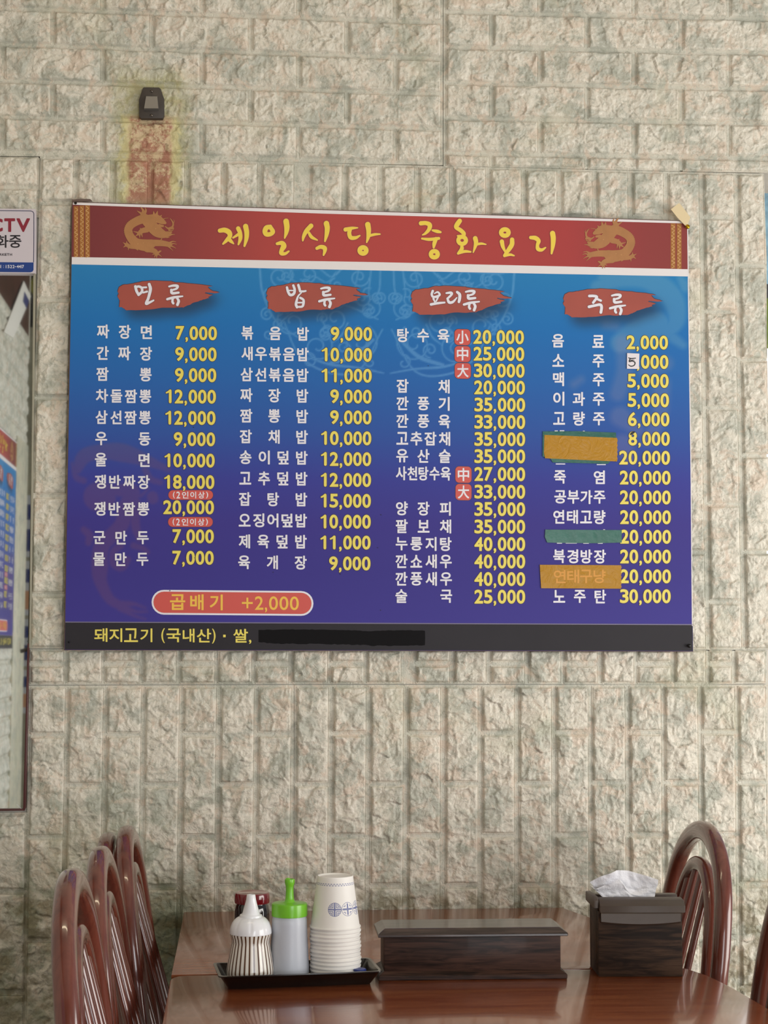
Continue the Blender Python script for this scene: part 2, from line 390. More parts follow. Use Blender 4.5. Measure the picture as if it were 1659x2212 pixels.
# upper right panel
pUR = panel([(958, -50), (2250, -10), (2250, 372), (1659, 372), (958, 359)], Y1 - 0.0008)
R0 = [-50, 26, 102, 179, 255, 331, 359]; R1 = [-34, 42, 116, 193, 268, 343, 375]
def yr(k, x): return lerp(R0[k], R1[k], (x - 962) / 697.0)
ja = [1166, 1369.5, 1573, 1776, 1980]; jb = [1061.7, 1267, 1471, 1674, 1878]
for k in range(6):
    js = ja if k % 2 == 0 else jb
    xs = [960] + js + [2180]
    for a, b in zip(xs[:-1], xs[1:]):
        a2, b2 = a + (G if a != 960 else 3), b - G
        g2 = G if k < 5 else 1
        yb = lambda x: yr(k + 1, x) - g2 if k < 5 else min(yr(6, x), 373.5)
        brick(pUR, [(a2, yr(k, a2) + G), (b2, yr(k, b2) + G), (b2, yb(b2)), (a2, yb(a2))], Y1 - 0.0008)
# small panel above the security sign
pCC = panel([(-420, 333), (86, 338), (84, 470), (-420, 470)], Y1)
for (a, b, c, d) in [(-130, 84, 339, 402), (-130, 83, 408, 466), (-346, -138, 339, 402), (-346, -138, 408, 466)]:
    brick(pCC, [(a, c - 2), (b, c), (b - 1, d), (a, d)], Y1)
# big panel of standing bricks behind the menu board
Y2 = -0.0065
def yt(x): return 339 + 0.0232 * (x - 87)
def xl(x, y):   # column edges drift outwards going down
    return x + (x - 830) / 830.0 * 0.0 + (lerp(-25, 17, (x - 88) / 1500.0)) * (y - 380) / 1020.0
pST = panel([(xl(86, 338), 338), (1650, 375.5), (1656, 560), (1656, 1404), (xl(86, 1401), 1401)], Y2)
cols = [(88, 160.5), (167.5, 240), (247, 321), (328, 400.5), (407.5, 480), (487, 558), (565, 637), (670, 741), (748, 818), (826, 897),
        (904, 973), (980, 1050.5), (1058, 1127.5), (1135, 1204.5), (1212, 1280.5), (1288, 1357.5), (1365, 1434), (1442, 1511), (1518.5, 1586.5), (1593.5, 1650)]
jl = [438, 648, 859, 1071, 1285, 1401]; jA = [470, 673.5, 881, 1089, 1300, 1403]; jB = [574, 777, 984, 1193, 1404]
for i, (a, b) in enumerate(cols):
    js = jl if i == 0 else (jA if (len(cols) - 2 - i) % 2 == 0 else jB)
    y0 = yt((a + b) / 2) + 2.5
    for j, y1 in enumerate(js):
        last = j == len(js) - 1; ye = y1 - (1.5 if last else G)
        hidden = 2 <= i <= 16 and y0 > 520 and ye < 1395
        if not hidden and ye - y0 > 12:
            brick(pST, [(xl(a, y0), y0), (xl(b, y0), y0), (xl(b, ye), ye), (xl(a, ye), ye)], Y2)
        y0 = y1 + G
# narrow row of cut pieces under the board
Y3 = -0.0045
pMD = panel([(61, 1402), (1656, 1406), (1656, 1476), (1527, 1479), (900, 1477.5), (61, 1479.5)], Y3)
cut = [(65, 140, 1), (145, 222, 0), (226, 303, 1), (309, 383, 0), (389, 466, 1), (470.5, 546, 0), (551, 626, 1), (631, 709.5, 0), (714, 788, 1), (792, 868.5, 0),
       (898, 973.5, 1), (980, 1052, 0), (1059, 1135, 1), (1141, 1213, 0), (1218, 1292, 1), (1299, 1371, 0), (1376, 1451, 1), (1456, 1526, 0), (1531.5, 1581.5, 1), (1587.5, 1654, 0)]
for a, b, s in cut:
    if s:
        brick(pMD, [(a, 1404), (b, 1404), (b, 1430.5), (a, 1430.5)], Y3)
        brick(pMD, [(a, 1437.5), (b, 1437.5), (b, 1477), (a, 1477)], Y3)
    else:
        brick(pMD, [(a, 1404), (b, 1404), (b, 1476), (a, 1476)], Y3)
# lower panels of standing bricks
Y4 = -0.0055
pL1 = panel([(61, 1481), (635.5, 1479.5), (633, 2700), (52, 2700)], Y4)
pL2 = panel([(636, 1479.5), (1657, 1479), (1661, 2700), (633.5, 2700)], Y4 - 0.0006)
pL0 = panel([(-420, 1757), (59, 1755), (55, 2700), (-420, 2700)], Y4 + 0.001)
lc = [(67, 144), (148.5, 226), (232, 308), (314, 390), (396, 470), (477, 551.5), (558, 631.5), (640, 712), (719.5, 793), (800, 873.5), (881, 953.5), (961.5, 1034.5),
      (1040.5, 1113), (1120, 1193), (1200, 1272), (1277.5, 1351.5), (1358, 1429.5), (1434, 1508.5), (1514, 1588), (1593, 1655)]
def xl2(x, y): return x + lerp(-9, 5, (x - 67) / 1560.0) * (y - 1483) / 500.0
for i, (a, b) in enumerate(lc):
    A_ = i % 2 == 0 if i < 7 else i % 2 == 0
    js = [1588, 1809, 2031, 2255] if A_ else [1697, 1917, 2141, 2365]
    js = [y - 0.0045 * (a - 67) for y in js]
    y0 = 1484.5 - 0.002 * (a - 67)
    pp = pL1 if i < 7 else pL2; Yp = Y4 if i < 7 else Y4 - 0.0006
    for y1 in js:
        ye = y1 - G
        brick(pp, [(xl2(a, y0), y0), (xl2(b, y0), y0), (xl2(b, ye), ye), (xl2(a, ye), ye)], Yp)
        y0 = y1 + G
for (a, b, c, d) in [(-22, 56.5, 1758.5, 1922), (-22, 55, 1929, 2140), (-22, 53, 2148, 2360), (-105, -30, 1758.5, 1810), (-105, -30, 1818, 2030), (-105, -30, 2038, 2250)]:
    brick(pL0, [(a, c), (b, c), (b - 1, d), (a, d)], Y4 + 0.001)

# the side wall to the left (seen in the mirror): white foam bricks
def side(y, z, off=0.0): return np.array([ROOMX0 + off, y, z])
sp = put('foam_panel', prism('foam_panel', [(-3.91, 0.25), (-2.0, 0.25), (-2.0, 2.49), (-3.91, 2.49)], ROOMX0 - 0.002, ROOMX0 + 0.004, FOAM2, axis='X'), wl)
zz = 0.28; row = 0
while zz < 2.46:
    z1 = min(zz + 0.065, 2.485); yy = -3.9 - (0.09 if row % 2 else 0)
    while yy < -2.1:
        y0, y1 = max(yy, -3.905), min(yy + 0.172, -2.02)
        if y1 - y0 > 0.03 and not (-3.40 < y0 and y1 < -2.4 and zz > 1.26 and z1 < 1.95):
            brick(sp, [side(y0, z1, .004), side(y1, z1, .004), side(y1, zz, .004), side(y0, zz, .004)], 0, m=FOAM2, step=0.006, plane=1)
        yy += 0.18
    zz += 0.072; row += 1

# ------------------------------------------------------------------ printing: glyphs, brush strokes
GL = {}
def glyph(ch):
    """triangles of one character from Blender's built-in font, scaled to a unit box."""
    if ch in GL: return GL[ch]
    c = bpy.data.curves.new('g', 'FONT'); c.body = ch; c.size = 1.0; c.resolution_u = 7
    o = bpy.data.objects.new('g', c); me = o.to_mesh()
    me.calc_loop_triangles()
    V = np.array([v.co[:2] for v in me.vertices]); T = np.array([t.vertices[:] for t in me.loop_triangles])
    o.to_mesh_clear(); bpy.data.objects.remove(o); bpy.data.curves.remove(c)
    lo, hi = V.min(0), V.max(0); U_ = (V - lo) / np.maximum(hi - lo, 1e-6); U_[:, 1] = 1 - U_[:, 1]
    GL[ch] = (U_, T, (hi - lo)); return GL[ch]
def sdf_tris(S, x, y, level=0.0):
    """triangles covering {S < level} on a grid: marching squares at the rim, merged rows inside."""
    ny, nx = S.shape; V, T = [], []
    In = S < level
    c = In[:-1, :-1].astype(int) + In[:-1, 1:] * 1 + In[1:, 1:] * 1 + In[1:, :-1] * 1
    for j_ in range(ny - 1):
        k = 0; row = c[j_]
        if not row.any(): continue
        while k < nx - 1:
            if row[k] == 4:
                k0 = k
                while k < nx - 1 and row[k] == 4: k += 1
                n_ = len(V); V += [(x[k0], y[j_]), (x[k], y[j_]), (x[k], y[j_ + 1]), (x[k0], y[j_ + 1])]; T += [(n_, n_ + 1, n_ + 2), (n_, n_ + 2, n_ + 3)]
                continue
            if row[k] > 0:
                q = [(x[k], y[j_], S[j_, k]), (x[k + 1], y[j_], S[j_, k + 1]), (x[k + 1], y[j_ + 1], S[j_ + 1, k + 1]), (x[k], y[j_ + 1], S[j_ + 1, k])]
                poly = []
                for a in range(4):
                    p, p2 = q[a], q[(a + 1) % 4]
                    if p[2] < level: poly.append(p[:2])
                    if (p[2] < level) != (p2[2] < level):
                        t = (level - p[2]) / (p2[2] - p[2]); poly.append((p[0] + (p2[0] - p[0]) * t, p[1] + (p2[1] - p[1]) * t))
                n_ = len(V); V += poly; T += [(n_, n_ + m_, n_ + m_ + 1) for m_ in range(1, len(poly) - 1)]
            k += 1
    return np.array(V).reshape(-1, 2), np.array(T, int).reshape(-1, 3)
GS = {}
def glyph_sdf(ch, w, h):
    """signed distance, in picture pixels, of a character stretched to w x h; margin 4 px."""
    key = (ch, round(w * 2) / 2, round(h * 2) / 2)
    if key in GS: return GS[key]
    w, h = key[1], key[2]; U_, T, _ = glyph(ch); P = U_ * (w, h)
    E = {}
    for t in T:
        for a, b_ in ((t[0], t[1]), (t[1], t[2]), (t[2], t[0])):
            k = (min(a, b_), max(a, b_)); E[k] = E.get(k, 0) + 1
    E = np.array([k for k, n_ in E.items() if n_ == 1]); mg = 3.2; st = 0.42 if h > 12 else 0.25
    x = np.arange(-mg, w + mg + st, st); y = np.arange(-mg, h + mg + st, st); X_, Y_ = np.meshgrid(x, y)
    D = np.full(X_.shape, 99.0)
    for a, b_ in E:
        A, B = P[a], P[b_]; d = B - A; L2 = max(d @ d, 1e-12)
        t = np.clip(((X_ - A[0]) * d[0] + (Y_ - A[1]) * d[1]) / L2, 0, 1); D = np.minimum(D, np.hypot(X_ - A[0] - t * d[0], Y_ - A[1] - t * d[1]))
    In = np.zeros(X_.shape, bool)
    for t in T:
        a, b_, c = P[t]
        s1 = (b_[0] - a[0]) * (Y_ - a[1]) - (b_[1] - a[1]) * (X_ - a[0]); s2 = (c[0] - b_[0]) * (Y_ - b_[1]) - (c[1] - b_[1]) * (X_ - b_[0]); s3 = (a[0] - c[0]) * (Y_ - c[1]) - (a[1] - c[1]) * (X_ - c[0])
        In |= ((s1 >= 0) & (s2 >= 0) & (s3 >= 0)) | ((s1 <= 0) & (s2 <= 0) & (s3 <= 0))
    GS[key] = (np.where(In, -D, D), x, y, {}); return GS[key]
class Ink:
    """collects flat print given in picture pixels, then lays it on the plane Y. Layers: (material slot, depth behind Y)."""
    def __init__(s): s.P = []; s.D = []; s.T = []; s.M = []; s.n = 0; s.d = 0.0
    def add(s, P, T, slot=0, depth=None):
        P = np.asarray(P, float)
        if not len(P): return
        if depth is None: s.d += 0.000003; depth = -s.d
        T = np.asarray(T, int).reshape(-1, 3)
        s.P.append(P); s.D.append(np.full(len(P), depth)); s.T.append(T + s.n); s.M.append(np.full(len(T), slot)); s.n += len(P)
    def char(s, ch, x0, y0, x1, y1, bold=0.0, slope=0.0, slot=0, depth=0.0, fit=True):
        """bold grows the strokes by that many pixels; the grown shape still fills the given box."""
        w, h = x1 - x0 - 2 * bold * fit, y1 - y0 - 2 * bold * fit
        S, x, y, cache = glyph_sdf(ch, max(w, .6), max(h, .6))
        lv = round(bold, 2)
        if lv not in cache: cache[lv] = sdf_tris(S, x, y, lv)
        V, T = cache[lv]
        if not len(V): return
        V = V + (x0 + bold * fit, y0 + bold * fit); V[:, 1] += slope * (V[:, 0] - x0)
        s.add(V, T, slot, depth)
    def poly(s, pts, slot=0, depth=None):
        T = tessellate_polygon([[Vector((p[0], p[1], 0)) for p in pts]]); s.add(pts, np.array(T), slot, depth)
    def strokes(s, L_, layers, st=0.45, fat=1.0):
        """L_: list of point lists (x,y,width) in pixels, or rings; layers: [(grow, slot, depth)]; overlapping strokes fuse."""
        C = []
        for Q in L_:
            Q = np.array(catmull(Q, 6)) * (1, 1, fat); out = [Q[0]]
            for q in Q[1:]:
                n_ = max(1, int(np.hypot(*(q[:2] - out[-1][:2])) / 0.5)); p0 = out[-1]; out += [p0 + (q - p0) * (k + 1) / n_ for k in range(n_)]
            C += out
        C = np.array(C); R_ = C[:, 2].max() / 2 + 3
        x = np.arange(C[:, 0].min() - R_, C[:, 0].max() + R_, st); y = np.arange(C[:, 1].min() - R_, C[:, 1].max() + R_, st)
        S = np.full((len(y), len(x)), 50.0)
        for cx_, cy_, w_ in C:
            r_ = w_ / 2 + 3; i0, i1 = np.searchsorted(x, (cx_ - r_, cx_ + r_)); j0, j1 = np.searchsorted(y, (cy_ - r_, cy_ + r_))
            S[j0:j1, i0:i1] = np.minimum(S[j0:j1, i0:i1], np.hypot(x[None, i0:i1] - cx_, y[j0:j1, None] - cy_) - w_ / 2)
        for g, slot, dep in layers:
            V, T = sdf_tris(S, x, y, g); s.add(V, T, slot, dep)
    def round_rect(s, x0, y0, x1, y1, r, slope=0.0, slot=0, depth=None):
        pts = []
        for cx, cy, a0 in ((x1 - r, y0 + r, -90), (x1 - r, y1 - r, 0), (x0 + r, y1 - r, 90), (x0 + r, y0 + r, 180)):
            for k in range(7):
                a = math.radians(a0 + 15 * k); pts.append((cx + r * math.cos(a), cy + r * math.sin(a)))
        s.poly([(p[0], p[1] + slope * (p[0] - x0)) for p in pts], slot, depth)
    def disc(s, cx, cy, r, slot=0, depth=None):
        s.add([(cx, cy)] + [(cx + r * math.cos(a), cy + r * math.sin(a)) for a in np.linspace(0, 2 * math.pi, 13)[:-1]], [(0, k + 1, (k + 1) % 12 + 1) for k in range(12)], slot, depth)
    def build(s, name, m, parent, Y):
        P = np.vstack(s.P); D = np.concatenate(s.D); T = np.vstack(s.T); M = np.concatenate(s.M)
        Wd = onY_arr(P, Y + D)
        a, b_, c = Wd[T[:, 0]], Wd[T[:, 1]], Wd[T[:, 2]]
        ny = np.cross(b_ - a, c - a)[:, 1]; T = T.copy(); fl = ny > 0; T[fl] = T[fl][:, [0, 2, 1]]
        me = bpy.data.meshes.new(name); me.vertices.add(len(Wd)); me.vertices.foreach_set('co', Wd.astype(np.float32).ravel())
        me.loops.add(T.size); me.loops.foreach_set('vertex_index', T.astype(np.int32).ravel())
        me.polygons.add(len(T)); me.polygons.foreach_set('loop_start', np.arange(0, T.size, 3, dtype=np.int32))
        for q in (m if isinstance(m, (list, tuple)) else [m]): me.materials.append(q)
        me.polygons.foreach_set('material_index', M.astype(np.int32)); me.update(calc_edges=True)
        return put(name, me, parent)
def scaled(L_, org, sc_, kx=1.0): return [[(kx * p[0] / sc_ + org[0], p[1] / sc_ + org[1], p[2] / sc_) for p in Q] for Q in L_]
def circle_stroke(cx, cy, r, w, sq=1.0): return [(cx + r * math.cos(a), cy + r * sq * math.sin(a), w) for a in np.linspace(0, 2 * math.pi, 14)]
def rebase(o, root):
    """move mesh data so that it is relative to its thing's origin."""
    o.data.transform(Matrix.Translation(-Vector(root.location))); return o

# ------------------------------------------------------------------ the menu board
YB = -0.024
board = empty('menu_board', tuple(onY(820, 1405, YB + 0.004)), 'large blue and purple menu board with red header on the brick wall', 'menu board')
def bput(o): return rebase(o, board)
TLc, TRc, BRc, BLc = (157, 437), (1486, 478), (1497, 1406.5), (140, 1403.5)
def bil(u, v):
    # board corners with the slight sag of the sheet's right edge
    x = (TLc[0] * (1 - u) * (1 - v) + TRc[0] * u * (1 - v) + BRc[0] * u * v + BLc[0] * (1 - u) * v)
    y = (TLc[1] * (1 - u) * (1 - v) + TRc[1] * u * (1 - v) + BRc[1] * u * v + BLc[1] * (1 - u) * v)
    return x, y
nu, nv = 520, 380
uu, vv = np.meshgrid(np.linspace(0, 1, nu), np.linspace(0, 1, nv))
PX, PY = bil(uu, vv); PXf, PYf = PX.ravel(), PY.ravel()
def rgb(h): return np.array([int(h[i:i + 2], 16) for i in (1, 3, 5)], float) / 255
colr = np.zeros((nu * nv, 3))
yh = 566 + (PXf - 157) * 0.0175                  # top of the blue field
t = np.clip((PYf - yh) / (1347 - yh), 0, 1)
stops = [(0.0, '#2b80bb'), (0.16, '#2272b8'), (0.32, '#2a66b0'), (0.47, '#3356a4'), (0.60, '#3d4097'), (0.72, '#40388c'), (0.86, '#3f378b'), (1.0, '#423a90')]
for k in range(3):
    colr[:, k] = np.interp(t, [s[0] for s in stops], [rgb(s[1])[k] for s in stops])
fieldmask = (PYf > yh) & (PYf < 1347)
def blend(alpha, c):
    global colr
    a = np.clip(alpha, 0, 1).ravel()[:, None] * fieldmask[:, None]; colr = colr * (1 - a) + rgb(c) * a
def raster_stroke(pts, soft=2.0):
    al = np.zeros((nv, nu)); Q = catmull(pts, 8)
    L_ = [Q[0]]
    for q in Q[1:]:
        n_ = max(1, int(np.hypot(*(q[:2] - L_[-1][:2])) / 2.0)); p0 = L_[-1]
        L_ += [p0 + (q - p0) * (k + 1) / n_ for k in range(n_)]
    for x, y, w in L_:
        R_ = w / 2 + soft; ui = (x - 150) / 1340 * nu; vi = (y - 450) / 950 * nv
        k0, k1 = int(max(0, ui - R_ * 0.4 - 14)), int(min(nu, ui + R_ * 0.4 + 14)); j0, j1 = int(max(0, vi - R_ * 0.42 - 14)), int(min(nv, vi + R_ * 0.42 + 14))
        if k1 <= k0 or j1 <= j0: continue
        d = np.hypot(PX[j0:j1, k0:k1] - x, PY[j0:j1, k0:k1] - y)
        al[j0:j1, k0:k1] = np.maximum(al[j0:j1, k0:k1], np.clip((R_ - d) / (soft * 1.6), 0, 1))
    return al
# pale ornament behind the two middle headings, mirrored about its middle line
orn = np.zeros((nv, nu)); cxo = 836.0
def spiral(cx, cy, r0, r1, a0, turns, w=4.0):
    return [(cx + lerp(r0, r1, t) * math.cos(a0 + turns * 2 * math.pi * t), cy + lerp(r0, r1, t) * math.sin(a0 + turns * 2 * math.pi * t), w) for t in np.linspace(0, 1, 26)]
mot = [spiral(60, 742, 6, 42, 0.4, 1.6), spiral(112, 690, 5, 30, 2.0, -1.4), spiral(150, 752, 6, 34, 1.0, 1.5), spiral(38, 668, 5, 26, 3.0, 1.2),
       spiral(205, 700, 6, 38, 0.2, -1.3), spiral(60, 600, 4, 22, 1.2, 1.3), spiral(232, 602, 5, 26, 0.5, 1.5), spiral(170, 596, 4, 20, 2.5, -1.3), spiral(252, 640, 4, 18, 1.0, 1.2),
       [(10, 712, 4), (60, 800, 5), (130, 806, 6), (190, 770, 5), (222, 700, 4)], [(8, 806, 4), (60, 796, 6), (120, 790, 8), (170, 776, 3)],
       [(20, 690, 4), (100, 660, 5), (190, 672, 5), (250, 720, 3)], [(275, 585, 6), (268, 640, 6), (238, 700, 5), (180, 740, 4)],
       [(14, 578, 5), (18, 630, 5), (40, 652, 3)], [(34, 580, 5), (40, 636, 4)], [(60, 578, 5), (70, 626, 3)], [(95, 580, 6), (120, 600, 5), (150, 582, 5), (190, 584, 6), (240, 586, 6), (272, 580, 5)],
       [(30, 735, 9), (70, 770, 12), (120, 786, 10)], [(110, 590, 4), (130, 612, 4), (160, 600, 4), (185, 618, 4), (212, 604, 4)], [(85, 700, 5), (98, 726, 6), (118, 742, 4)]]
rr = random.Random(12)
for _ in range(26):
    ex, ey = rr.uniform(14, 262), rr.uniform(584, 800)
    if ex > 215 and ey > 740: continue
    mot.append(spiral(ex, ey, 3, rr.uniform(9, 19), rr.uniform(0, 6), rr.choice((-1, 1)) * rr.uniform(.8, 1.5)))
for s_ in mot:
    for sg in (-1, 1):
        orn = np.maximum(orn, raster_stroke([(cxo + sg * p[0], p[1] + (p[0] * sg) * 0.02, p[2] * .7) for p in s_], 1.7))
blend(orn * 0.44, '#7fb2e0')
# faint reddish dragon-like creature low on the left, pale one upper right
def z5(pts): return [(130 + p[0] / 4.917, 900 + p[1] / 4.917, p[2] / 4.917) for p in pts]
low = np.zeros((nv, nu))
for s_ in ([(180, 560, 90), (260, 420, 150), (450, 370, 150), (640, 380, 190), (820, 430, 150), (1000, 500, 90), (1150, 560, 50)], [(130, 500, 30), (170, 640, 60), (250, 680, 60)],
           [(400, 850, 300), (440, 850, 300)], [(600, 780, 120), (760, 800, 160), (700, 950, 150), (660, 1130, 150), (560, 1250, 150), (440, 1380, 160), (420, 1600, 170), (430, 1750, 130), (520, 1930, 100), (640, 2010, 90)],
           [(800, 900, 90), (800, 1150, 90), (840, 1300, 60)], [(640, 1370, 70), (560, 1440, 60), (560, 1560, 60), (650, 1600, 80), (720, 1520, 60)], [(640, 2000, 90), (780, 1990, 40), (900, 2030, 16)],
           [(640, 2010, 80), (800, 2070, 30), (920, 2070, 14)], [(640, 2030, 70), (780, 2110, 26), (900, 2150, 14)], [(980, 850, 110), (985, 870, 110)], [(250, 1200, 60), (310, 1260, 80), (300, 1340, 60)],
           [(900, 560, 60), (960, 660, 60), (1060, 700, 50)], [(760, 800, 50), (850, 840, 30), (940, 760, 20)], [(780, 1370, 60), (880, 1400, 50), (930, 1440, 40)]):
    low = np.maximum(low, raster_stroke(z5(s_), 4.0))
blend(low * 0.26, '#8a5468')
hi_ = np.zeros((nv, nu))
for s_ in ([(1290, 620, 26), (1340, 605, 30), (1400, 605, 40), (1450, 640, 44), (1462, 690, 34), (1440, 720, 26)], [(1380, 585, 10), (1300, 600, 14)], [(1420, 700, 50), (1380, 720, 60), (1340, 740, 40)],
           [(1470, 600, 12), (1480, 620, 20)], [(1455, 730, 20), (1475, 745, 14)]):
    hi_ = np.maximum(hi_, raster_stroke(s_, 7.0))
blend(hi_ * 0.28, '#8fb2c4')
wm = np.zeros((nv, nu))
for s_ in ([(1345, 740, 30), (1350, 800, 34), (1335, 850, 30)], [(1310, 700, 20), (1330, 705, 16)], [(1430, 830, 34), (1425, 900, 30), (1400, 950, 24)], [(1340, 900, 40), (1380, 930, 20)], [(1345, 960, 40), (1360, 990, 20)],
           [(1240, 830, 14), (1255, 820, 12)], [(1395, 800, 30), (1440, 785, 26)]):
    wm = np.maximum(wm, raster_stroke(s_, 9.0))
blend(wm * 0.26, '#a08ca8')
# printed soft drop shadow of the four brush blots
blot = [(90, 190), (110, 130), (160, 98), (250, 86), (330, 75), (430, 48), (620, 40), (830, 50), (880, 62), (1050, 75), (1250, 95), (1400, 118), (1330, 125), (1345, 145), (1390, 180), (1450, 190), (1500, 205), (1420, 212),
        (1300, 203), (1290, 215), (1340, 226), (1400, 238), (1340, 262), (1350, 280), (1270, 300), (1200, 325), (1130, 345), (1090, 372), (1050, 385), (1000, 408), (920, 408), (850, 415), (700, 412), (560, 438), (400, 445), (210, 447), (180, 425), (150, 408),
        (112, 405), (118, 350), (120, 310), (98, 280), (88, 250), (105, 222)]
borg = [(240, 600, 1.0), (561.5, 604, 0.995), (874, 610.5, 0.985), (1203, 616.5, 0.975)]
def blot_px(k):
    ox, oy, s = borg[k]; return [(ox + p[0] / 6.381 * s, oy + p[1] / 6.381 * s + (0.0 if k == 0 else 0.004 * k) * p[0] / 6.381) for p in blot]
def inside(poly):
    m_ = np.zeros(PX.shape, bool); n_ = len(poly)
    for i in range(n_):
        x0, y0 = poly[i]; x1, y1 = poly[(i + 1) % n_]
        if abs(y1 - y0) < 1e-9: continue
        c_ = ((y0 > PY) != (y1 > PY)) & (PX < (x1 - x0) * (PY - y0) / (y1 - y0) + x0); m_ ^= c_
    return m_
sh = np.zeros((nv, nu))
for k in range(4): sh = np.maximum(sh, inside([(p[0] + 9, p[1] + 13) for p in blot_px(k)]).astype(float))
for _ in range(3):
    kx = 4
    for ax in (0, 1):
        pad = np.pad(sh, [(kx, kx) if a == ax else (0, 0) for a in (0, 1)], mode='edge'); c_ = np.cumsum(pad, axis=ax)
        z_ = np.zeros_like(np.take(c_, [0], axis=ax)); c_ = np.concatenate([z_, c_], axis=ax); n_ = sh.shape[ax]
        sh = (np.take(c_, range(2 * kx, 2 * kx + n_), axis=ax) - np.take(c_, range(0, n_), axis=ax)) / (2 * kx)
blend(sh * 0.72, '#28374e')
# header and footer colours
hd = PYf <= yh
top_w = PYf < 437 + (PXf - 157) * 0.0265 + 7.5
bot_w = PYf > yh - 13.5
hx_ = np.clip((PXf - 193) / 1290, 0, 1)
for k in range(3):
    red = np.interp(hx_, [0, 0.12, 0.3, 0.55, 0.8, 0.93, 1.0], [rgb(c)[k] for c in ('#7d3a3c', '#8b4140', '#b04a46', '#b64a46', '#ac4544', '#934342', '#8e4240')])
    colr[hd, k] = red[hd]
Wb = onY_arr(np.stack([PXf, PYf], 1), YB + 0.0006)
me = grid_mesh('printed_sheet', Wb, nu, nv, None if False else [], True, True)
ca = me.color_attributes.new('print', 'FLOAT_COLOR', 'POINT')
clin = np.where(colr <= 0.04045, colr / 12.92, ((colr + 0.055) / 1.055) ** 2.4)
ca.data.foreach_set('color', np.hstack([clin, np.ones((len(clin), 1))]).astype(np.float32).ravel())
m, nt, b = newmat('printed banner'); vc = nt.nodes.new('ShaderNodeVertexColor'); vc.layer_name = 'print'
nt.links.new(vc.outputs['Color'], b.inputs['Base Color']); b.inputs['Roughness'].default_value = 0.5; b.inputs['Specular IOR Level'].default_value = 0.22
me.materials.append(m); BANNER = m
bput(put('printed_sheet', me, board))
ed = [onY(*p, YB + 0.0035) for p in (TLc, TRc, BRc, BLc)]
bput(put('backing_board', prism('backing_board', [(e[0] + dx, e[2] + dz) for e, (dx, dz) in zip(ed, ((-.001, .0004), (-.0006, .0002), (-.0006, -.001), (-.001, -.001)))],
     YB + 0.0008, YB + 0.0045, mat('brown board edge', '#5a4038', 0.6), axis='Y'), board))
WHITE = mat('white print', '#e9e6ee', 0.45); YEL = mat('yellow print', '#eedc63', 0.45, noise=0.05, nscale=90); YEL2 = mat('title yellow print', '#f0d34c', 0.45)
EDGE = mat('dark brown print outline', '#4a3440', 0.45); EDGE2 = mat('salmon outline', '#ee9f6c', 0.45); REDB = mat('red print', '#d0544b', 0.45)
BLOT = mat('brick red print', '#a84f42', 0.45, noise=0.10, nscale=14); GOLDP = mat('gold print', '#b07a4a', 0.45, noise=0.08, nscale=60); GOLDL = mat('light gold print', '#cfa066', 0.45)
DKOUT = mat('dark blot outline', '#3c3040', 0.45)

def pr_line(y0, x): return y0 + (x - 157) * 0.0
WHS, DKF, LNF = mat('white stripe print', '#e9e3e4', .45), mat('charcoal footer print', '#2d2a2f', .5, spec=.25, noise=.06, nscale=25), mat('thin grey line print', '#77708a', .5)
ws = Ink()
ws.poly([(157.3, 437.2), (1485.8, 478.2), (1486, 482.8), (700, 461.5), (157.3, 442.2)], 0, .0004)
ws.poly([(155.2, 555.2), (800, 566.0), (1486.8, 581.6), (1486.9, 597.2), (800, 584.0), (154.9, 571.0)], 0, .0004)
ws.poly([(1484.2, 481), (1486.2, 481), (1489.3, 700), (1493.5, 1000), (1496.4, 1352), (1494.6, 1352), (1491.4, 1000), (1487, 700)], 0, .00035)
ws.poly([(141.2, 1344.2), (1495.8, 1349.8), (1496.6, 1406), (140.4, 1403)], 1, .0004)
ws.poly([(141.2, 1342.6), (1495.8, 1348.2), (1495.8, 1350.4), (141.2, 1344.8)], 2, .00035)
bput(ws.build('printed_bands', [WHS, DKF, LNF], board, YB))

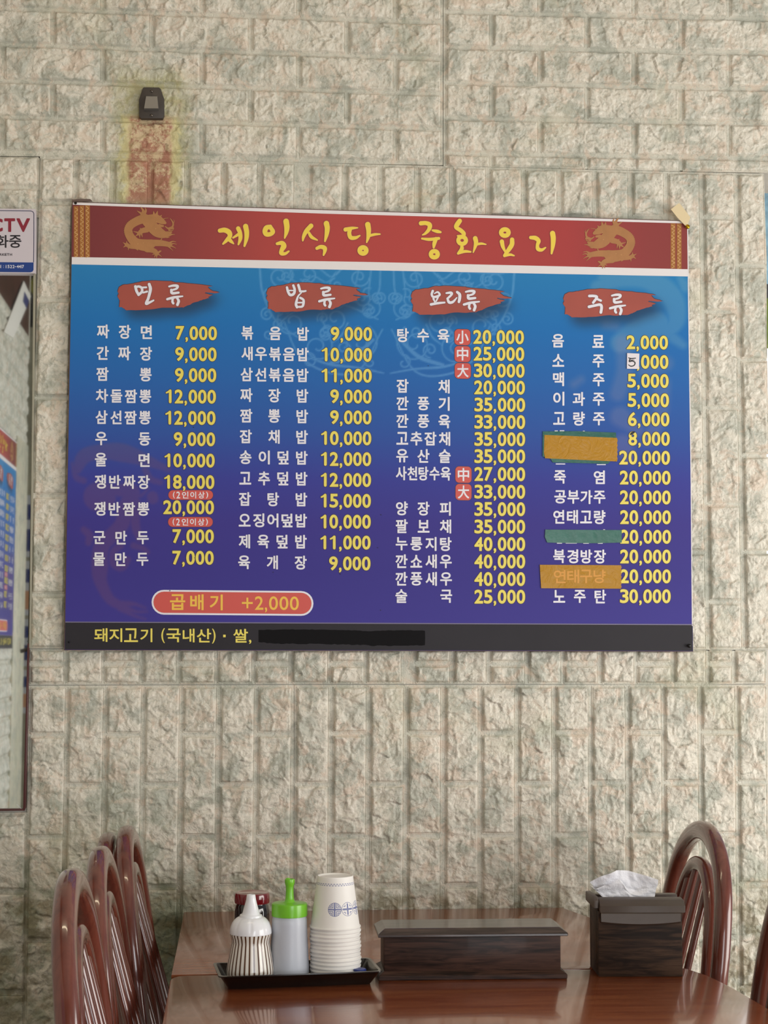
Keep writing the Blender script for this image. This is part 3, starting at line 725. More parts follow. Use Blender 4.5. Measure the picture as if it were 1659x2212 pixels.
def even(text, xl_, xr_, w=27.0):
    n_ = len(text)
    return [xl_] if n_ == 1 else [xl_ + (xr_ - w - xl_) * k / (n_ - 1) for k in range(n_)]
def dish(text, y, a, b2, h=30.0, w=27.5, slope=0.018):
    ink = Ink(); ww = w if len(text) < 5 else min(w, (b2 - a) / len(text) * (0.93 if b2 - a > 135 else 1.0))
    for ch, x in zip(text, even(text, a, b2, ww)):
        sl = slope * (1 - (y - 700) / 760.0); U_, T_, sz = glyph(ch)
        gw, gh = ww * min(1, max(.88, sz[0] / .88)), h * min(1, max(.92, sz[1] / .90)); cx, cy = x + ww / 2, y + sl * (x - a) - sl * (b2 - a) * 0.5
        ink.char(ch, cx - gw / 2, cy - gh / 2, cx + gw / 2, cy + gh / 2, bold=0.78)
    bput(ink.build('dish_name', WHITE, board, YB))
def price(text, xr, y, h=30.0, dw=20.3, cw=9.8, slope=0.012):
    ink = Ink(); sl = slope * (1 - (y - 700) / 760.0); x = xr
    for ch in reversed(text):
        w_ = cw if ch == ',' else dw; cy = y + sl * (x - xr)
        if ch == ',': bx = (x - w_ + 1.8, cy + h / 2 - 6.0, x - 2.6, cy + h / 2 + 4.6)
        elif ch == '1': bx = (x - w_ + 1.5, cy - h / 2, x - 5.6, cy + h / 2)
        else: bx = (x - w_ + 0.9, cy - h / 2, x - 0.9, cy + h / 2)
        if ch == '1':
            one = [[(bx[0] + 2.2, bx[1] + 7.2, 3.4), (bx[0] + 6.0, bx[1] + 5.4, 4.0), (bx[2] - 4.0, bx[1] + 3.2, 4.6)], [(bx[2] - 3.0, bx[1] + 2.9, 5.6), (bx[2] - 3.0, (bx[1] + bx[3]) / 2, 5.8), (bx[2] - 3.0, bx[3] - 2.9, 5.8)]]
            ink.strokes(one, [(1.0, 1, .0002), (0, 0, 0.0)], .5)
        else:
            ink.char(ch, *bx, bold=1.05)
            S_b = 1.05 + 1.0
            ink.char(ch, bx[0] - 1.0, bx[1] - 1.0, bx[2] + 1.0, bx[3] + 1.0, bold=S_b, slot=1, depth=.0002)
        x -= w_
    bput(ink.build('price', [YEL, EDGE], board, YB))
cols_n = [
 ([('짜장면', 717), ('간짜장', 763.5), ('짬뽕', 809), ('차돌짬뽕', 856), ('삼선짬뽕', 902), ('우동', 948), ('울면', 993.5), ('쟁반짜장', 1041), ('쟁반짬뽕', 1099.5), ('군만두', 1161.5), ('물만두', 1208)],
  lambda y: 209 - (y - 717) * .018, lambda y: 330 - (y - 717) * .0175),
 ([('볶음밥', 720.5), ('새우볶음밥', 765), ('삼선볶음밥', 810), ('짜장밥', 854.5), ('짬뽕밥', 899), ('잡채밥', 943.7), ('송이덮밥', 988.6), ('고추덮밥', 1033.8), ('잡탕밥', 1078.7), ('오징어덮밥', 1124.3), ('제육덮밥', 1170), ('육개장', 1215)],
  lambda y: 520.4 - (y - 720) * .014, lambda y: 668.5 - (y - 720) * .0105),
 ([('탕수육', 725), ('잡채', 834.5), ('깐풍기', 872), ('깐풍육', 910), ('고추잡채', 947.6), ('유산슬', 985), ('사천탕수육', 1023), ('양장피', 1098.7), ('팔보채', 1137), ('누룽지탕', 1175), ('깐쇼새우', 1212.6), ('깐풍새우', 1250.5), ('술국', 1288)],
  lambda y: 856.5 - (y - 725) * .006, lambda y: 971.5 + (y - 725) * .011),
 ([('음료', 737), ('소주', 779.4), ('맥주', 820), ('이과주', 862), ('고량주', 904.5), ('죽염', 1030.8), ('공부가주', 1073.8), ('연태고량', 1116.8), ('북경방장', 1202), ('노주탄', 1288.5)],
  lambda y: 1191.6 + (y - 737) * (.014 if y < 1100 else .005), lambda y: 1306 + (y - 737) * .008)]
for rows, a, b2 in cols_n:
    for text, y in rows: dish(text, y, a(y), b2(y))
cols_p = [
 [('7,000', 469.4, 720), ('9,000', 468.6, 765.6), ('9,000', 468, 810.6), ('12,000', 467.3, 857), ('12,000', 466.4, 903), ('9,000', 465.5, 949), ('10,000', 464.6, 995), ('18,000', 463.9, 1041.5), ('20,000', 463, 1096), ('7,000', 462.7, 1158.6), ('7,000', 462.4, 1205)],
 [(p, 804.4 - k * 0.3, 721.6 + k * 45.05) for k, p in enumerate(['9,000', '10,000', '11,000', '9,000', '9,000', '10,000', '12,000', '12,000', '15,000', '10,000', '11,000', '9,000'])],
 [(p, min(1132.6 + k * 0.7, 1135.2), y) for k, (p, y) in enumerate([('20,000', 728.6), ('25,000', 765), ('30,000', 801), ('20,000', 837.5), ('35,000', 874.7), ('33,000', 911.8), ('35,000', 949), ('35,000', 986), ('27,000', 1024.4), ('33,000', 1062.5),
   ('35,000', 1100), ('35,000', 1137.8), ('40,000', 1175.5), ('40,000', 1213), ('40,000', 1251), ('25,000', 1289)])],
 [('2,000', 1443.7, 740), (',000', 1444.6, 782), ('5,000', 1445.2, 823), ('5,000', 1446, 864.8), ('6,000', 1446.8, 906), ('8,000', 1447.6, 948), ('20,000', 1448, 989), ('20,000', 1449.3, 1032), ('20,000', 1449.6, 1074.6), ('20,000', 1450, 1117.4), ('20,000', 1450.2, 1159.6),
  ('20,000', 1450, 1202.3), ('20,000', 1450, 1245), ('30,000', 1449.6, 1288)]]
for rows in cols_p:
    for p, xr, y in rows: price(p, xr, y)
# red size badges, notes and the pill
for ch, x0, y0, x1, y1 in (('小', 982, 711, 1016, 745), ('中', 982, 747.5, 1016.3, 781.5), ('大', 982.5, 784, 1017, 817.5), ('中', 983.8, 1007.6, 1018.4, 1042.4), ('大', 984.2, 1045.3, 1018.4, 1080)):
    q = Ink(); q.round_rect(x0 - 1.0, y0 - 1.0, x1 + 1.0, y1 + 1.0, 9, .02, 1, .0004); q.round_rect(x0, y0, x1, y1, 8, .02, 0, .0002)
    cx, cy = (x0 + x1) / 2, (y0 + y1) / 2 + .3; hw_ = 13.3 if ch == '小' else 12.3
    q.char(ch, cx - hw_, cy - 14.2, cx + hw_, cy + 14.2, bold=0.6, slot=2)
    bput(q.build('size_badge', [REDB, EDGE, WHITE], board, YB))
for y0, y1, dx in ((1059, 1079.4, 0), (1117, 1138, -.6)):
    q = Ink(); q.round_rect(363.2 + dx, y0 - .8, 460.8 + dx, y1 + .8, 10.6, .0, 1, .0004); q.round_rect(364 + dx, y0, 460 + dx, y1, 9.8, .0, 0, .0003)
    y0 += 3; y1 -= 3
    for ch, a, b2 in (('(', 373.5, 377.8), ('2', 381, 389), ('인', 393, 407), ('이', 411, 423.5), ('상', 428, 442), (')', 445, 449.5)):
        q.char(ch, a + dx, y0, b2 + dx, y1, bold=0.32, slot=2)
    bput(q.build('serving_note', [REDB, EDGE, WHITE], board, YB))
ye = Ink(); ye.round_rect(327.5, 1274, 677, 1327.5, 26.5, .0085, 1, .0005); ye.round_rect(331.5, 1277.8, 673, 1323.6, 22.7, .0085, 0, .0003)
for ch, a, b2 in (('곱', 367, 400), ('배', 410.6, 440), ('기', 453, 481)):
    ye.char(ch, a, 1283.5 + (a - 367) * .008, b2, 1317.5 + (a - 367) * .008, bold=.85, slot=2)
ye.poly([(522.5, 1300.3), (546, 1300.5), (546, 1304.7), (522.5, 1304.5)], 2, 0.0); ye.poly([(532.2, 1291), (536.4, 1291), (536.4, 1314), (532.2, 1314)], 2, -.00003)
for ch, a, b2 in (('2', 550.5, 569), (',', 572, 577), ('0', 581, 600.5), ('0', 603.5, 623), ('0', 626, 645.5)):
    if ch == ',': ye.char(ch, a, 1312, b2, 1323, bold=.5, slot=2)
    else: ye.char(ch, a, 1288 + (a - 550) * .008, b2, 1317.5 + (a - 550) * .008, bold=.45, slot=2)
bput(ye.build('extra_portion_pill', [REDB, WHITE, mat('orange yellow print', '#f2c04c', 0.45)], board, YB))
ft_ = Ink()
for ch, a, b2 in (('돼', 203.5, 232), ('지', 236, 264), ('고', 268, 298), ('기', 303, 329), ('국', 359.6, 390), ('내', 394.6, 420), ('산', 425, 456), ('쌀', 504, 535.6)):
    ft_.char(ch, a, 1357 + (a - 203) * .005, b2, 1386.5 + (a - 203) * .005, bold=.55)
ft_.char('(', 348.5, 1357, 356, 1389, bold=.3); ft_.char(')', 458, 1358, 465.5, 1390, bold=.3)
ft_.poly([(482, 1371), (487.5, 1371), (487.5, 1376.5), (482, 1376.5)]); ft_.char(',', 537.8, 1382, 543, 1391, bold=.3)
bput(ft_.build('footer_lettering', YEL, board, YB))
mk = Ink(); rr = random.Random(3); up_, dn_ = [], []
for k in range(60):
    x = 558.5 + k * 359.5 / 59; tt = k / 59
    up_.append((x, np.interp(tt, [0, .17, .5, .66, .88, 1], [1361, 1359.3, 1360.5, 1363.3, 1361, 1362.5]) + rr.uniform(-.7, .7)))
    dn_.append((x, np.interp(tt, [0, .1, .4, .6, .7, 1], [1387, 1390.5, 1391, 1393, 1395, 1394.3]) + rr.uniform(-1, 1)))
mk.poly(up_ + [(918.5, 1376)] + dn_[::-1], 0, .0002); bput(mk.build('marker_blot', mat('black marker', '#0b090c', 0.6, spec=.15), board, YB))
# brush blots with their white headings
HOUT = mat('dark red outline', '#5b3038', .5)
ryu = [[(800, 120, 22), (860, 108, 28), (915, 115, 32), (900, 150, 26), (835, 172, 22)], [(830, 168, 30), (842, 212, 32), (930, 205, 26)], [(775, 295, 28), (870, 270, 30), (985, 255, 18)], [(850, 290, 26), (845, 330, 28), (857, 352, 28)], [(910, 280, 26), (930, 320, 32), (915, 372, 32)]]
h1 = [[(335, 120, 32), (350, 180, 32), (378, 232, 30)], [(340, 130, 24), (380, 120, 28), (420, 140, 28), (425, 190, 30), (378, 235, 30)], [(425, 135, 22), (485, 132, 22)], [(442, 205, 20), (495, 190, 24)], [(525, 90, 34), (542, 150, 36), (530, 220, 34), (510, 290, 32), (485, 355, 34), (530, 340, 28), (585, 312, 20)]]
h2_ = [[(345, 145, 30), (362, 210, 32), (395, 257, 34), (445, 240, 34), (460, 180, 32), (440, 115, 30)], [(370, 190, 18), (440, 190, 16)], [(515, 110, 32), (530, 160, 32), (540, 205, 26)], [(540, 202, 26), (590, 203, 26), (625, 197, 22)], [(560, 225, 14), (515, 270, 22), (490, 340, 30), (480, 400, 34), (495, 440, 32)],
       [(545, 300, 30), (590, 330, 30), (590, 390, 32), (570, 430, 28), (500, 435, 24)], [(495, 372, 20), (585, 370, 20)]]
h3 = [[(430, 190, 30), (415, 240, 28), (440, 275, 28), (500, 265, 30), (530, 240, 26), (500, 205, 22), (455, 225, 14)], [(440, 300, 26), (460, 345, 18)], [(505, 280, 22), (480, 335, 18)], [(405, 382, 32), (500, 365, 30), (600, 355, 22)],
      [(625, 220, 22), (690, 215, 32), (700, 240, 28), (640, 300, 26)], [(640, 298, 26), (665, 352, 34), (720, 345, 30), (775, 285, 14)], [(780, 205, 30), (815, 240, 36), (815, 300, 36), (805, 345, 32)]]
h4 = [[(485, 195, 32), (550, 195, 32), (592, 213, 32), (540, 290, 30)], [(590, 235, 28), (650, 262, 28)], [(480, 350, 34), (570, 330, 32), (640, 320, 34), (660, 355, 34), (650, 430, 34)]]
for k, (hd_, og, sc_, dx, dy) in enumerate(((h1, (240, 600), 6.381, 0, 0), (h2_, (570, 600), 6.9125, 328.2, 4.6), (h3, (870, 600), 6.636, 640.8, 11.6), (h4, (1200, 610), 6.636, 956.4, 19.8))):
    P = blot_px(k); rr = random.Random(k); Q = []
    for i in range(len(P)):
        x0, y0 = P[i]; x1, y1 = P[(i + 1) % len(P)]
        for j in range(3): Q.append((lerp(x0, x1, j / 3) + rr.uniform(-.25, .25), lerp(y0, y1, j / 3) + rr.uniform(-.5, .5)))
    cx = sum(q[0] for q in Q) / len(Q)
    bi = Ink(); bi.poly([(q[0] + (0.9 if q[0] > cx else -0.9), q[1] - 1.0) for q in Q], 1, .0004); bi.poly(Q, 0, .0003)
    bput(bi.build('brush_blot', [BLOT, DKOUT], board, YB))
    hh = Ink(); hh.strokes(scaled(hd_, og, sc_) + scaled(ryu, (240 + dx, 600 + dy), 6.381), [(.7, 1, .0001), (0, 0, 0.0)], .4, 1.2)
    bput(hh.build('heading', [WHITE, HOUT], board, YB))
# the big brushed title
O1, S1, O2, S2 = (460, 465), 4.366, (880, 465), 4.608
title1 = [[(65, 145, 34), (110, 140, 40), (150, 160, 42), (160, 195, 36), (130, 235, 30), (95, 270, 16)], [(150, 225, 34), (170, 245, 28), (195, 268, 12)], [(190, 212, 16), (240, 180, 26)], [(238, 125, 36), (255, 165, 34), (258, 220, 32), (240, 275, 16)],
          [(308, 105, 42), (318, 160, 40), (315, 220, 34), (297, 290, 18)], [(690, 58, 46), (697, 110, 44), (692, 160, 34), (676, 215, 14)], [(605, 268, 24), (650, 262, 36), (668, 290, 44), (650, 325, 36), (645, 358, 34), (680, 362, 26), (715, 340, 16)],
          [(540, 108, 34), (505, 118, 40), (490, 150, 40), (502, 178, 38), (540, 178, 36), (565, 155, 36), (545, 118, 34)],
          [(925, 100, 38), (880, 150, 36), (855, 200, 28), (847, 240, 14)], [(905, 165, 22), (930, 205, 28), (985, 235, 12)], [(1070, 78, 44), (1078, 120, 42), (1072, 180, 34), (1056, 245, 16)], [(980, 312, 26), (1015, 298, 32), (1052, 308, 36), (1055, 335, 30), (1043, 375, 16)],
          [(1250, 135, 34), (1310, 122, 26), (1365, 118, 12)], [(1295, 130, 30), (1285, 170, 34), (1300, 210, 34), (1345, 212, 28), (1385, 192, 14)], [(1460, 88, 44), (1468, 140, 40), (1465, 200, 32), (1450, 255, 14)], [(1485, 190, 24), (1530, 180, 22), (1575, 178, 14)], circle_stroke(1415, 332, 31, 38, .9)]
title2 = [[(135, 80, 38), (185, 78, 36), (222, 97, 40), (215, 140, 34), (180, 180, 24), (150, 196, 12)], [(250, 150, 18), (295, 160, 30), (330, 168, 20)], [(145, 232, 18), (220, 240, 28), (312, 230, 26)], [(285, 235, 34), (268, 280, 34), (262, 320, 20)],
          [(520, 57, 40), (497, 90, 42), (485, 120, 34), (530, 150, 36), (562, 182, 34), (550, 205, 28), (500, 205, 16)], [(542, 310, 28), (540, 338, 34), (505, 380, 22)], [(510, 378, 22), (570, 360, 26), (630, 364, 16)], [(675, 230, 40), (683, 270, 38), (672, 320, 26), (655, 370, 12)], [(690, 290, 22), (735, 282, 22), (782, 290, 12)],
          [(940, 262, 38), (950, 310, 32), (972, 360, 18)], [(1042, 243, 38), (1040, 290, 40), (1010, 340, 38), (965, 400, 24)], [(965, 405, 22), (1020, 392, 24), (1062, 402, 14)], [(1228, 222, 30), (1275, 227, 38), (1306, 255, 36), (1295, 295, 30), (1300, 335, 34), (1337, 345, 28), (1375, 322, 14)], [(1445, 180, 44), (1452, 230, 44), (1448, 300, 36), (1435, 380, 18)],
          circle_stroke(268, 388, 34, 38, .9), circle_stroke(545, 250, 38, 36, .92), circle_stroke(970, 172, 37, 38, .85)]
TOUT = mat('brown outline', '#74382f', .5)
for T_, O_, S_ in ((title1, O1, S1), (title2, O2, S2)):
    q = Ink(); q.strokes(scaled(T_, O_, S_), [(.8, 2, .0003), (0.0, 1, .00015), (-.7, 0, 0.0)], .45, 1.22)
    bput(q.build('title_word', [YEL2, EDGE2, TOUT], board, YB))
# golden dragons
drg = [[(760, 330, 200), (600, 380, 190), (440, 480, 180), (385, 600, 180), (430, 740, 190), (560, 880, 220), (760, 930, 260), (900, 900, 200)], [(780, 360, 230), (900, 490, 250), (1030, 620, 250), (1180, 690, 160), (1330, 690, 60)],
       [(860, 320, 150), (1010, 330, 180), (1130, 390, 130), (1210, 430, 60)], [(1080, 490, 70), (1160, 500, 50)], [(900, 880, 150), (1080, 880, 140), (1230, 900, 120), (1310, 920, 110)],
       [(1310, 880, 50), (1380, 845, 24), (1450, 855, 12)], [(1340, 910, 40), (1400, 892, 20), (1465, 910, 12)], [(1330, 940, 40), (1400, 970, 20), (1450, 1000, 10)], [(1290, 960, 40), (1340, 1010, 18), (1385, 1050, 10)],
       [(820, 980, 220), (900, 1030, 130), (990, 1070, 100), (1020, 1120, 90)], [(1040, 1110, 40), (1090, 1070, 40), (1120, 1060, 18)], [(1020, 1140, 40), (1020, 1210, 14)], [(1000, 1130, 40), (970, 1200, 14)], [(1060, 1130, 30), (1130, 1185, 10)], [(980, 1120, 40), (920, 1140, 10)],
       [(560, 960, 120), (430, 960, 90), (350, 920, 90)], [(350, 900, 40), (350, 840, 12)], [(330, 910, 40), (265, 870, 10)], [(330, 940, 40), (275, 975, 10)], [(390, 960, 40), (385, 1040, 10)], [(560, 990, 60), (600, 1045, 10)],
       [(700, 260, 90), (720, 160, 60), (660, 75, 12)], [(740, 230, 80), (780, 150, 40), (760, 90, 12)], [(690, 230, 60), (580, 160, 10)], [(960, 230, 50), (950, 170, 10)], [(1020, 240, 60), (1040, 165, 12)], [(1080, 310, 60), (1135, 255, 10)],
       [(1200, 420, 30), (1180, 340, 16), (1280, 320, 10)], [(1300, 560, 60), (1370, 520, 46), (1390, 450, 36), (1360, 380, 26), (1320, 330, 10)], [(1210, 510, 20), (1290, 560, 40), (1390, 550, 40)], [(1240, 650, 60), (1350, 640, 36)], [(1340, 690, 30), (1430, 690, 8)],
       [(1380, 480, 20), (1410, 400, 16), (1395, 345, 6)], [(1290, 600, 24), (1370, 600, 20), (1400, 560, 12)], [(1130, 790, 30), (1100, 830, 8)], [(1250, 760, 24), (1310, 750, 10)],
       [(800, 580, 130), (690, 610, 110), (620, 670, 80)], [(610, 650, 40), (500, 620, 10)], [(600, 690, 40), (540, 730, 10)], [(640, 700, 40), (640, 770, 10)], [(680, 670, 40), (700, 750, 10)], [(690, 580, 40), (640, 545, 8)]]
for k in range(20):
    a = math.radians(96 + k * 8.0); drg.append([(610 + 270 * math.cos(a), 600 - 240 * math.sin(a), 44), (610 + 330 * math.cos(a - .07), 600 - 292 * math.sin(a - .07), 5)])
for kx, org in ((1.0, (240, 440)), (-1.0, (1640 - 240, 462))):
    q = Ink(); L_ = scaled(drg, org, 10.37, kx)
    if kx < 0: L_ = [[(p[0], p[1] + .022 * (p[0] - 1262), p[2]) for p in Q] for Q in L_]
    q.strokes(L_, [(0, 0, .0001)], .45)
    for ex, ey, er in ((1000, 560, 8), (880, 640, 7), (470, 620, 8), (600, 900, 8), (1020, 400, 6), (720, 880, 7)): q.disc(org[0] + kx * ex / 10.37, org[1] + ey / 10.37 + (.022 * 60 if kx < 0 else 0), er / 10.37, 1, 0)
    bput(q.build('gold_dragon', [GOLDP, GOLDL], board, YB))
zg = Ink()
for x0, ya, yb2 in ((164.5, 449, 555), (176.8, 448, 555.5), (189, 446, 556), (1454, 486.5, 579), (1467, 487, 580)):
    zg.poly([(x0 - 5.2, ya - 4), (x0 + 5.2, ya - 4), (x0 + 5.2, yb2 + 1), (x0 - 5.2, yb2 + 1)], 1, .0005)
    n_ = 24; rr = random.Random(int(x0)); zg.strokes([[(x0 + (3.1 if k % 2 else -3.1) * rr.uniform(.6, 1.1), lerp(ya, yb2, k / n_), rr.uniform(1.2, 2.2)) for k in range(n_ + 1)]], [(0, 0, .0001)], .5)
bput(zg.build('gold_braid', [GOLDL, mat('ochre braid print', '#a5692f', .45)], board, YB))

# second, identical board on the side wall, behind the camera's left shoulder, seen in the mirror
b2 = copy_tree(board)
w0 = onY(BLc[0], BLc[1], YB); y_left = -3.473
b2['label'] = 'second blue menu board, on the white side wall, seen in the mirror'
dxl = float(board.location[0] - w0[0])
b2.rotation_euler = (0, 0, math.pi / 2)
b2.location = (ROOMX0 + 0.022, y_left + dxl, board.location[2])

# ------------------------------------------------------------------ things taped and pinned on the board
def flat_on(name, pts, Y, th, m, label, cat, group=None, bevel=0.0):
    C = onY_arr(pts, Y); c = C.mean(0); base = (c[0], Y, C[:, 2].min())
    me = prism(name, [(p[0] - base[0], p[2] - base[2]) for p in C], -th, 0.0, m, axis='Y', bevel=bevel)
    o = put(name, me, None, base); return tag(o, label, cat, group)
GREEN = mat('green tape', '#17604f', 0.3, noise=0.12, nscale=60, bump=0.3)
def tape_mat(name, c, al):
    m, nt, b = newmat(name); b.inputs['Base Color'].default_value = lin(c); b.inputs['Roughness'].default_value = 0.3; b.inputs['Specular IOR Level'].default_value = .3
    g = nt.nodes.new('ShaderNodeNewGeometry'); n = noise_node(nt, g.outputs['Position'], 45, 4, 2.5)
    bp = nt.nodes.new('ShaderNodeBump'); bp.inputs['Strength'].default_value = 0.35; bp.inputs['Distance'].default_value = 0.004
    nt.links.new(n, bp.inputs['Height']); nt.links.new(bp.outputs['Normal'], b.inputs['Normal']); return m
AMBER = tape_mat('amber packing tape', '#b5831e', 1.0)
def jag(x, y0, y1, n_=12, a=1.0): return [(x + (a if k % 2 else -a), lerp(y0, y1, k / n_)) for k in range(n_ + 1)]
flat_on('green_tape', [(1172.5, 932), (1251, 931.5), (1330.5, 934.5), (1332, 960), (1331, 985), (1313, 1002), (1194, 999), (1190, 992), (1172, 986)], YB - .0006, .0004, GREEN, 'green tape under the amber tape, upper right of the menu board', 'tape', 'tape strips on the board')
flat_on('amber_tape', [(1176, 939.5), (1333, 946)] + jag(1333.5, 947, 996, 10, .7) + [(1333, 997), (1177.5, 990), (1175, 978)], YB - .0012, .0004, AMBER, 'wrinkled amber packing tape stuck over green tape, fourth column', 'tape', 'tape strips on the board')
flat_on('green_tape', [(1178, 1144), (1260, 1144.6), (1343, 1145), (1343, 1172), (1290, 1173.5), (1220, 1173), (1182, 1172), (1177, 1160)], YB - .0006, .0004, GREEN, 'lone narrow green tape strip above the last amber tape', 'tape', 'tape strips on the board')
am = flat_on('amber_tape', [(1166, 1220), (1342, 1221)] + jag(1342, 1222, 1270.7, 14, .9) + [(1342, 1271.7), (1169, 1270.7), (1167.5, 1250)], YB - .0006, .0004, AMBER, 'see-through amber tape over a crossed out dish name at bottom right', 'tape', 'tape strips on the board')
ghost = Ink()
for ch, x in zip('연태구냥', (1196, 1225, 1253, 1282)):
    ghost.char(ch, x, 1230.5, x + 26, 1259.5, bold=.6)
g_ = ghost.build('covered_lettering', mat('lettering under tape', '#d6932a', 0.4), am, YB - .00115)
rebase(g_, am)
bits = Ink()
for a, b2_, c, d in ((1198, 1205, 930, 932), (1209, 1219, 929.6, 931.6), (1259, 1263, 930.5, 932.5), (1200.5, 1221, 1010.2 - 9, 1012.4 - 9), (1289, 1308.5, 1002.6, 1004.6), (1303, 1307, 1143.4, 1144.6), (1203, 1214, 1172.6, 1174.4), (1222, 1246, 1172.6, 1174.2), (1260, 1272, 1173, 1174.6), (1291.5, 1302, 1172.8, 1174.6)):
    bits.poly([(a, c), (b2_, c), (b2_, d), (a, d)])
o = bput(bits.build('lettering_scrap', WHITE, board, YB - .0001))
bk = Ink(); bk.strokes([[(1362.5, 938, 3.5), (1366, 935.5, 5), (1371, 933, 2.5)]], [(0, 0, 0)])
for x, y, r_ in ((367, 1276, 1.5), (418, 923, 1.3), (735, 1240, 1.4), (822, 1318, 1.3), (925, 790, 1.1), (420, 1205, 1.0), (823, 1112, 1.2), (590, 1236, 1.2), (816, 1183, 1.1)): bk.disc(x, y, r_ * .8)
bput(bk.build('ink_specks', mat('black ink', '#16131a', .5), board, YB - .0002))
st = flat_on('price_sticker', [(1354.6, 762.8), (1381, 764), (1380, 797), (1354, 796.5)], YB - .0006, .0006, mat('white sticker', '#e8e0e6', .5), 'small white sticker with a handwritten 5, on the soju price', 'sticker')
s5 = Ink(); s5.strokes([[(1358, 773, 2), (1364, 774.5, 2.4), (1373, 773.5, 1.8)], [(1361, 775, 2.4), (1359.5, 781, 2.4), (1366, 780, 2.2), (1371.5, 783, 2.6), (1370, 789, 2.2), (1363, 791, 2.2), (1357.5, 788, 1.6)], [(1359, 779, 1.6), (1364, 778, 1.8), (1370, 778, 1.4)]], [(0, 0, 0)], .3)
o = s5.build('handwritten_digit', mat('black pen', '#141216', .5), st, YB - .0013); rebase(o, st)
# cream tag and brass pin at the upper right corner
flat_on('paper_tag', [(1467, 438.5), (1449, 452.5), (1462, 469), (1480, 487.5), (1484.5, 488), (1491, 470), (1481, 456)], YB - .004, .0008, mat('cream card', '#e3cfa6', .6), 'cream cardboard tag pinned askew over the upper right corner', 'tag')
def sphere_mesh(name, r, m, sx=1, sy=1, sz=1, seg=20):
    bm = bmesh.new(); bmesh.ops.create_uvsphere(bm, u_segments=seg, v_segments=seg // 2, radius=r)
    for v in bm.verts: v.co = Vector((v.co.x * sx, v.co.y * sy, v.co.z * sz))
    return from_bm(name, bm, m, True)
def pin(px, py, r, m, label, name='push_pin', Y=None):
    Yp = YB - .0045 if Y is None else Y; c = onY(px, py, Yp)
    t = empty(name, tuple(c), label, 'pin')
    put('pin_head', sphere_mesh('pin_head', r, m, 1, .6, 1), t)
    put('pin_shaft', sweep('pin_shaft', [(0, 0, 0), (0, -Yp - 0.004, 0)], .0006, .0006, m, up=(1, 0, 0), nseg=8), t)
pin(1485.5, 489.5, .0042, mat('brass', '#b99122', .22, 1.0), 'round brass pin holding the cream tag')
pin(163.2, 438.5, .0026, mat('dark nail', '#2a231e', .4, .8), 'dark nail in the upper left corner of the menu board', 'nail')
pin(149, 1387, .0018, mat('dark screw', '#1c1a1e', .3, .8), 'tiny dark screw in the lower left corner of the black footer', 'screw')
pin(1489, 1395, .0036, mat('black pin', '#0c0b0c', .3, .3), 'black pin in the lower right corner of the menu board')
flat_on('wood_shim', [(155.5, 431.5), (178, 430), (195, 430.5), (200, 435.5), (166, 436), (156, 438)], -.017, .002, mat('brown shim', '#6b5850', .6), 'brown sliver peeping out over the upper left corner of the board', 'shim')

# ------------------------------------------------------------------ wall bracket with rust stain
c = onY(328.5, 257, -.017)
def rel(pts, Y): C = onY_arr(pts, Y); return [(p[0] - c[0], p[2] - c[2]) for p in C]
br = empty('wall_bracket', (c[0], -.017, c[2]), 'small grey metal bracket plate above the rust stain', 'bracket')
def p6(pts): return [(280 + a / 16.59, 175 + b / 16.59) for a, b in pts]
BRK = mat('dark grey metal', '#4d4743', .5, .5, noise=.15, nscale=60)
put('plate', prism('plate', rel(p6([(510, 240), (1050, 245), (1120, 300), (1240, 660), (1245, 1220), (1190, 1355), (420, 1355), (340, 1280), (335, 680), (380, 560), (470, 280)]), -.017), -.003, .009, BRK, axis='Y', bevel=.0008), br)
bm = bmesh.new()
A = rel(p6([(575, 535), (1000, 540), (1050, 1060), (505, 1060)]), -.018); B = rel(p6([(590, 545), (990, 550), (1030, 995), (520, 995)]), -.024)
va = [bm.verts.new((p[0], -.003, p[1])) for p in A]; vb = [bm.verts.new((p[0], -.0095 + (.003 if i < 2 else 0), p[1])) for i, p in enumerate(B)]
bm.faces.new(vb)
for i in range(4): bm.faces.new((va[i], va[(i + 1) % 4], vb[(i + 1) % 4], vb[i]))
put('raised_tongue', from_bm('raised_tongue', bm, mat('lighter grey metal', '#7d7974', .42, .5)), br)
for q in ((790, 360), (785, 1225)):
    s_ = rel(p6([q]), -.021)[0]; put('screw', sphere_mesh('screw', .0026, mat('screw metal', '#6a625c', .25, 1.0), 1, .5, .9, 14), br, (s_[0], -.0035, s_[1]))

# ------------------------------------------------------------------ security sign
c = onY(-20, 591, -.021)
sg = empty('security_sign', (c[0], -.021, c[2]), 'white security camera sign with red letters above the mirror', 'sign')
def sput(o): return rebase(o, sg)
SL = .006
pl = rel([(-150, 449), (76, 452), (77.6, 454), (76.8, 588), (75, 590.5), (-150, 588.5)], -.021)
put('plate', prism('plate', pl, -.001, .012, mat('sign plastic', '#cfc6cd', .4), axis='Y'), sg)
bl = Ink(); bl.strokes([[(-146, 454.2, 1.5), (0, 455, 1.5), (60, 455.6, 1.5), (67, 456, 1.5), (71, 457.6, 1.5), (73, 461.5, 1.5), (73.1, 470, 1.5), (73, 520, 1.5), (72.6, 566, 1.5)], [(-146, 585.6, 1.4), (66, 587.6, 1.4)]], [(0, 0, 0)], .4)
nb = Ink(); nb.poly([(-146, 564.8), (72.6, 567), (72.4, 583), (70, 587), (66, 588), (-146, 585.5)])
sput(bl.build('border_line', mat('navy print', '#2c2f55', .4), sg, -.0222)); sput(nb.build('blue_band', mat('blue print', '#1f3f86', .4), sg, -.0222))
rd = Ink()
for ch, a, b2_ in (('C', -51, -25), ('C', -21, 5.8), ('T', 9.2, 32.7), ('V', 35.7, 64.6)): rd.char(ch, a, 471.5, b2_, 501.2, bold=1.5)
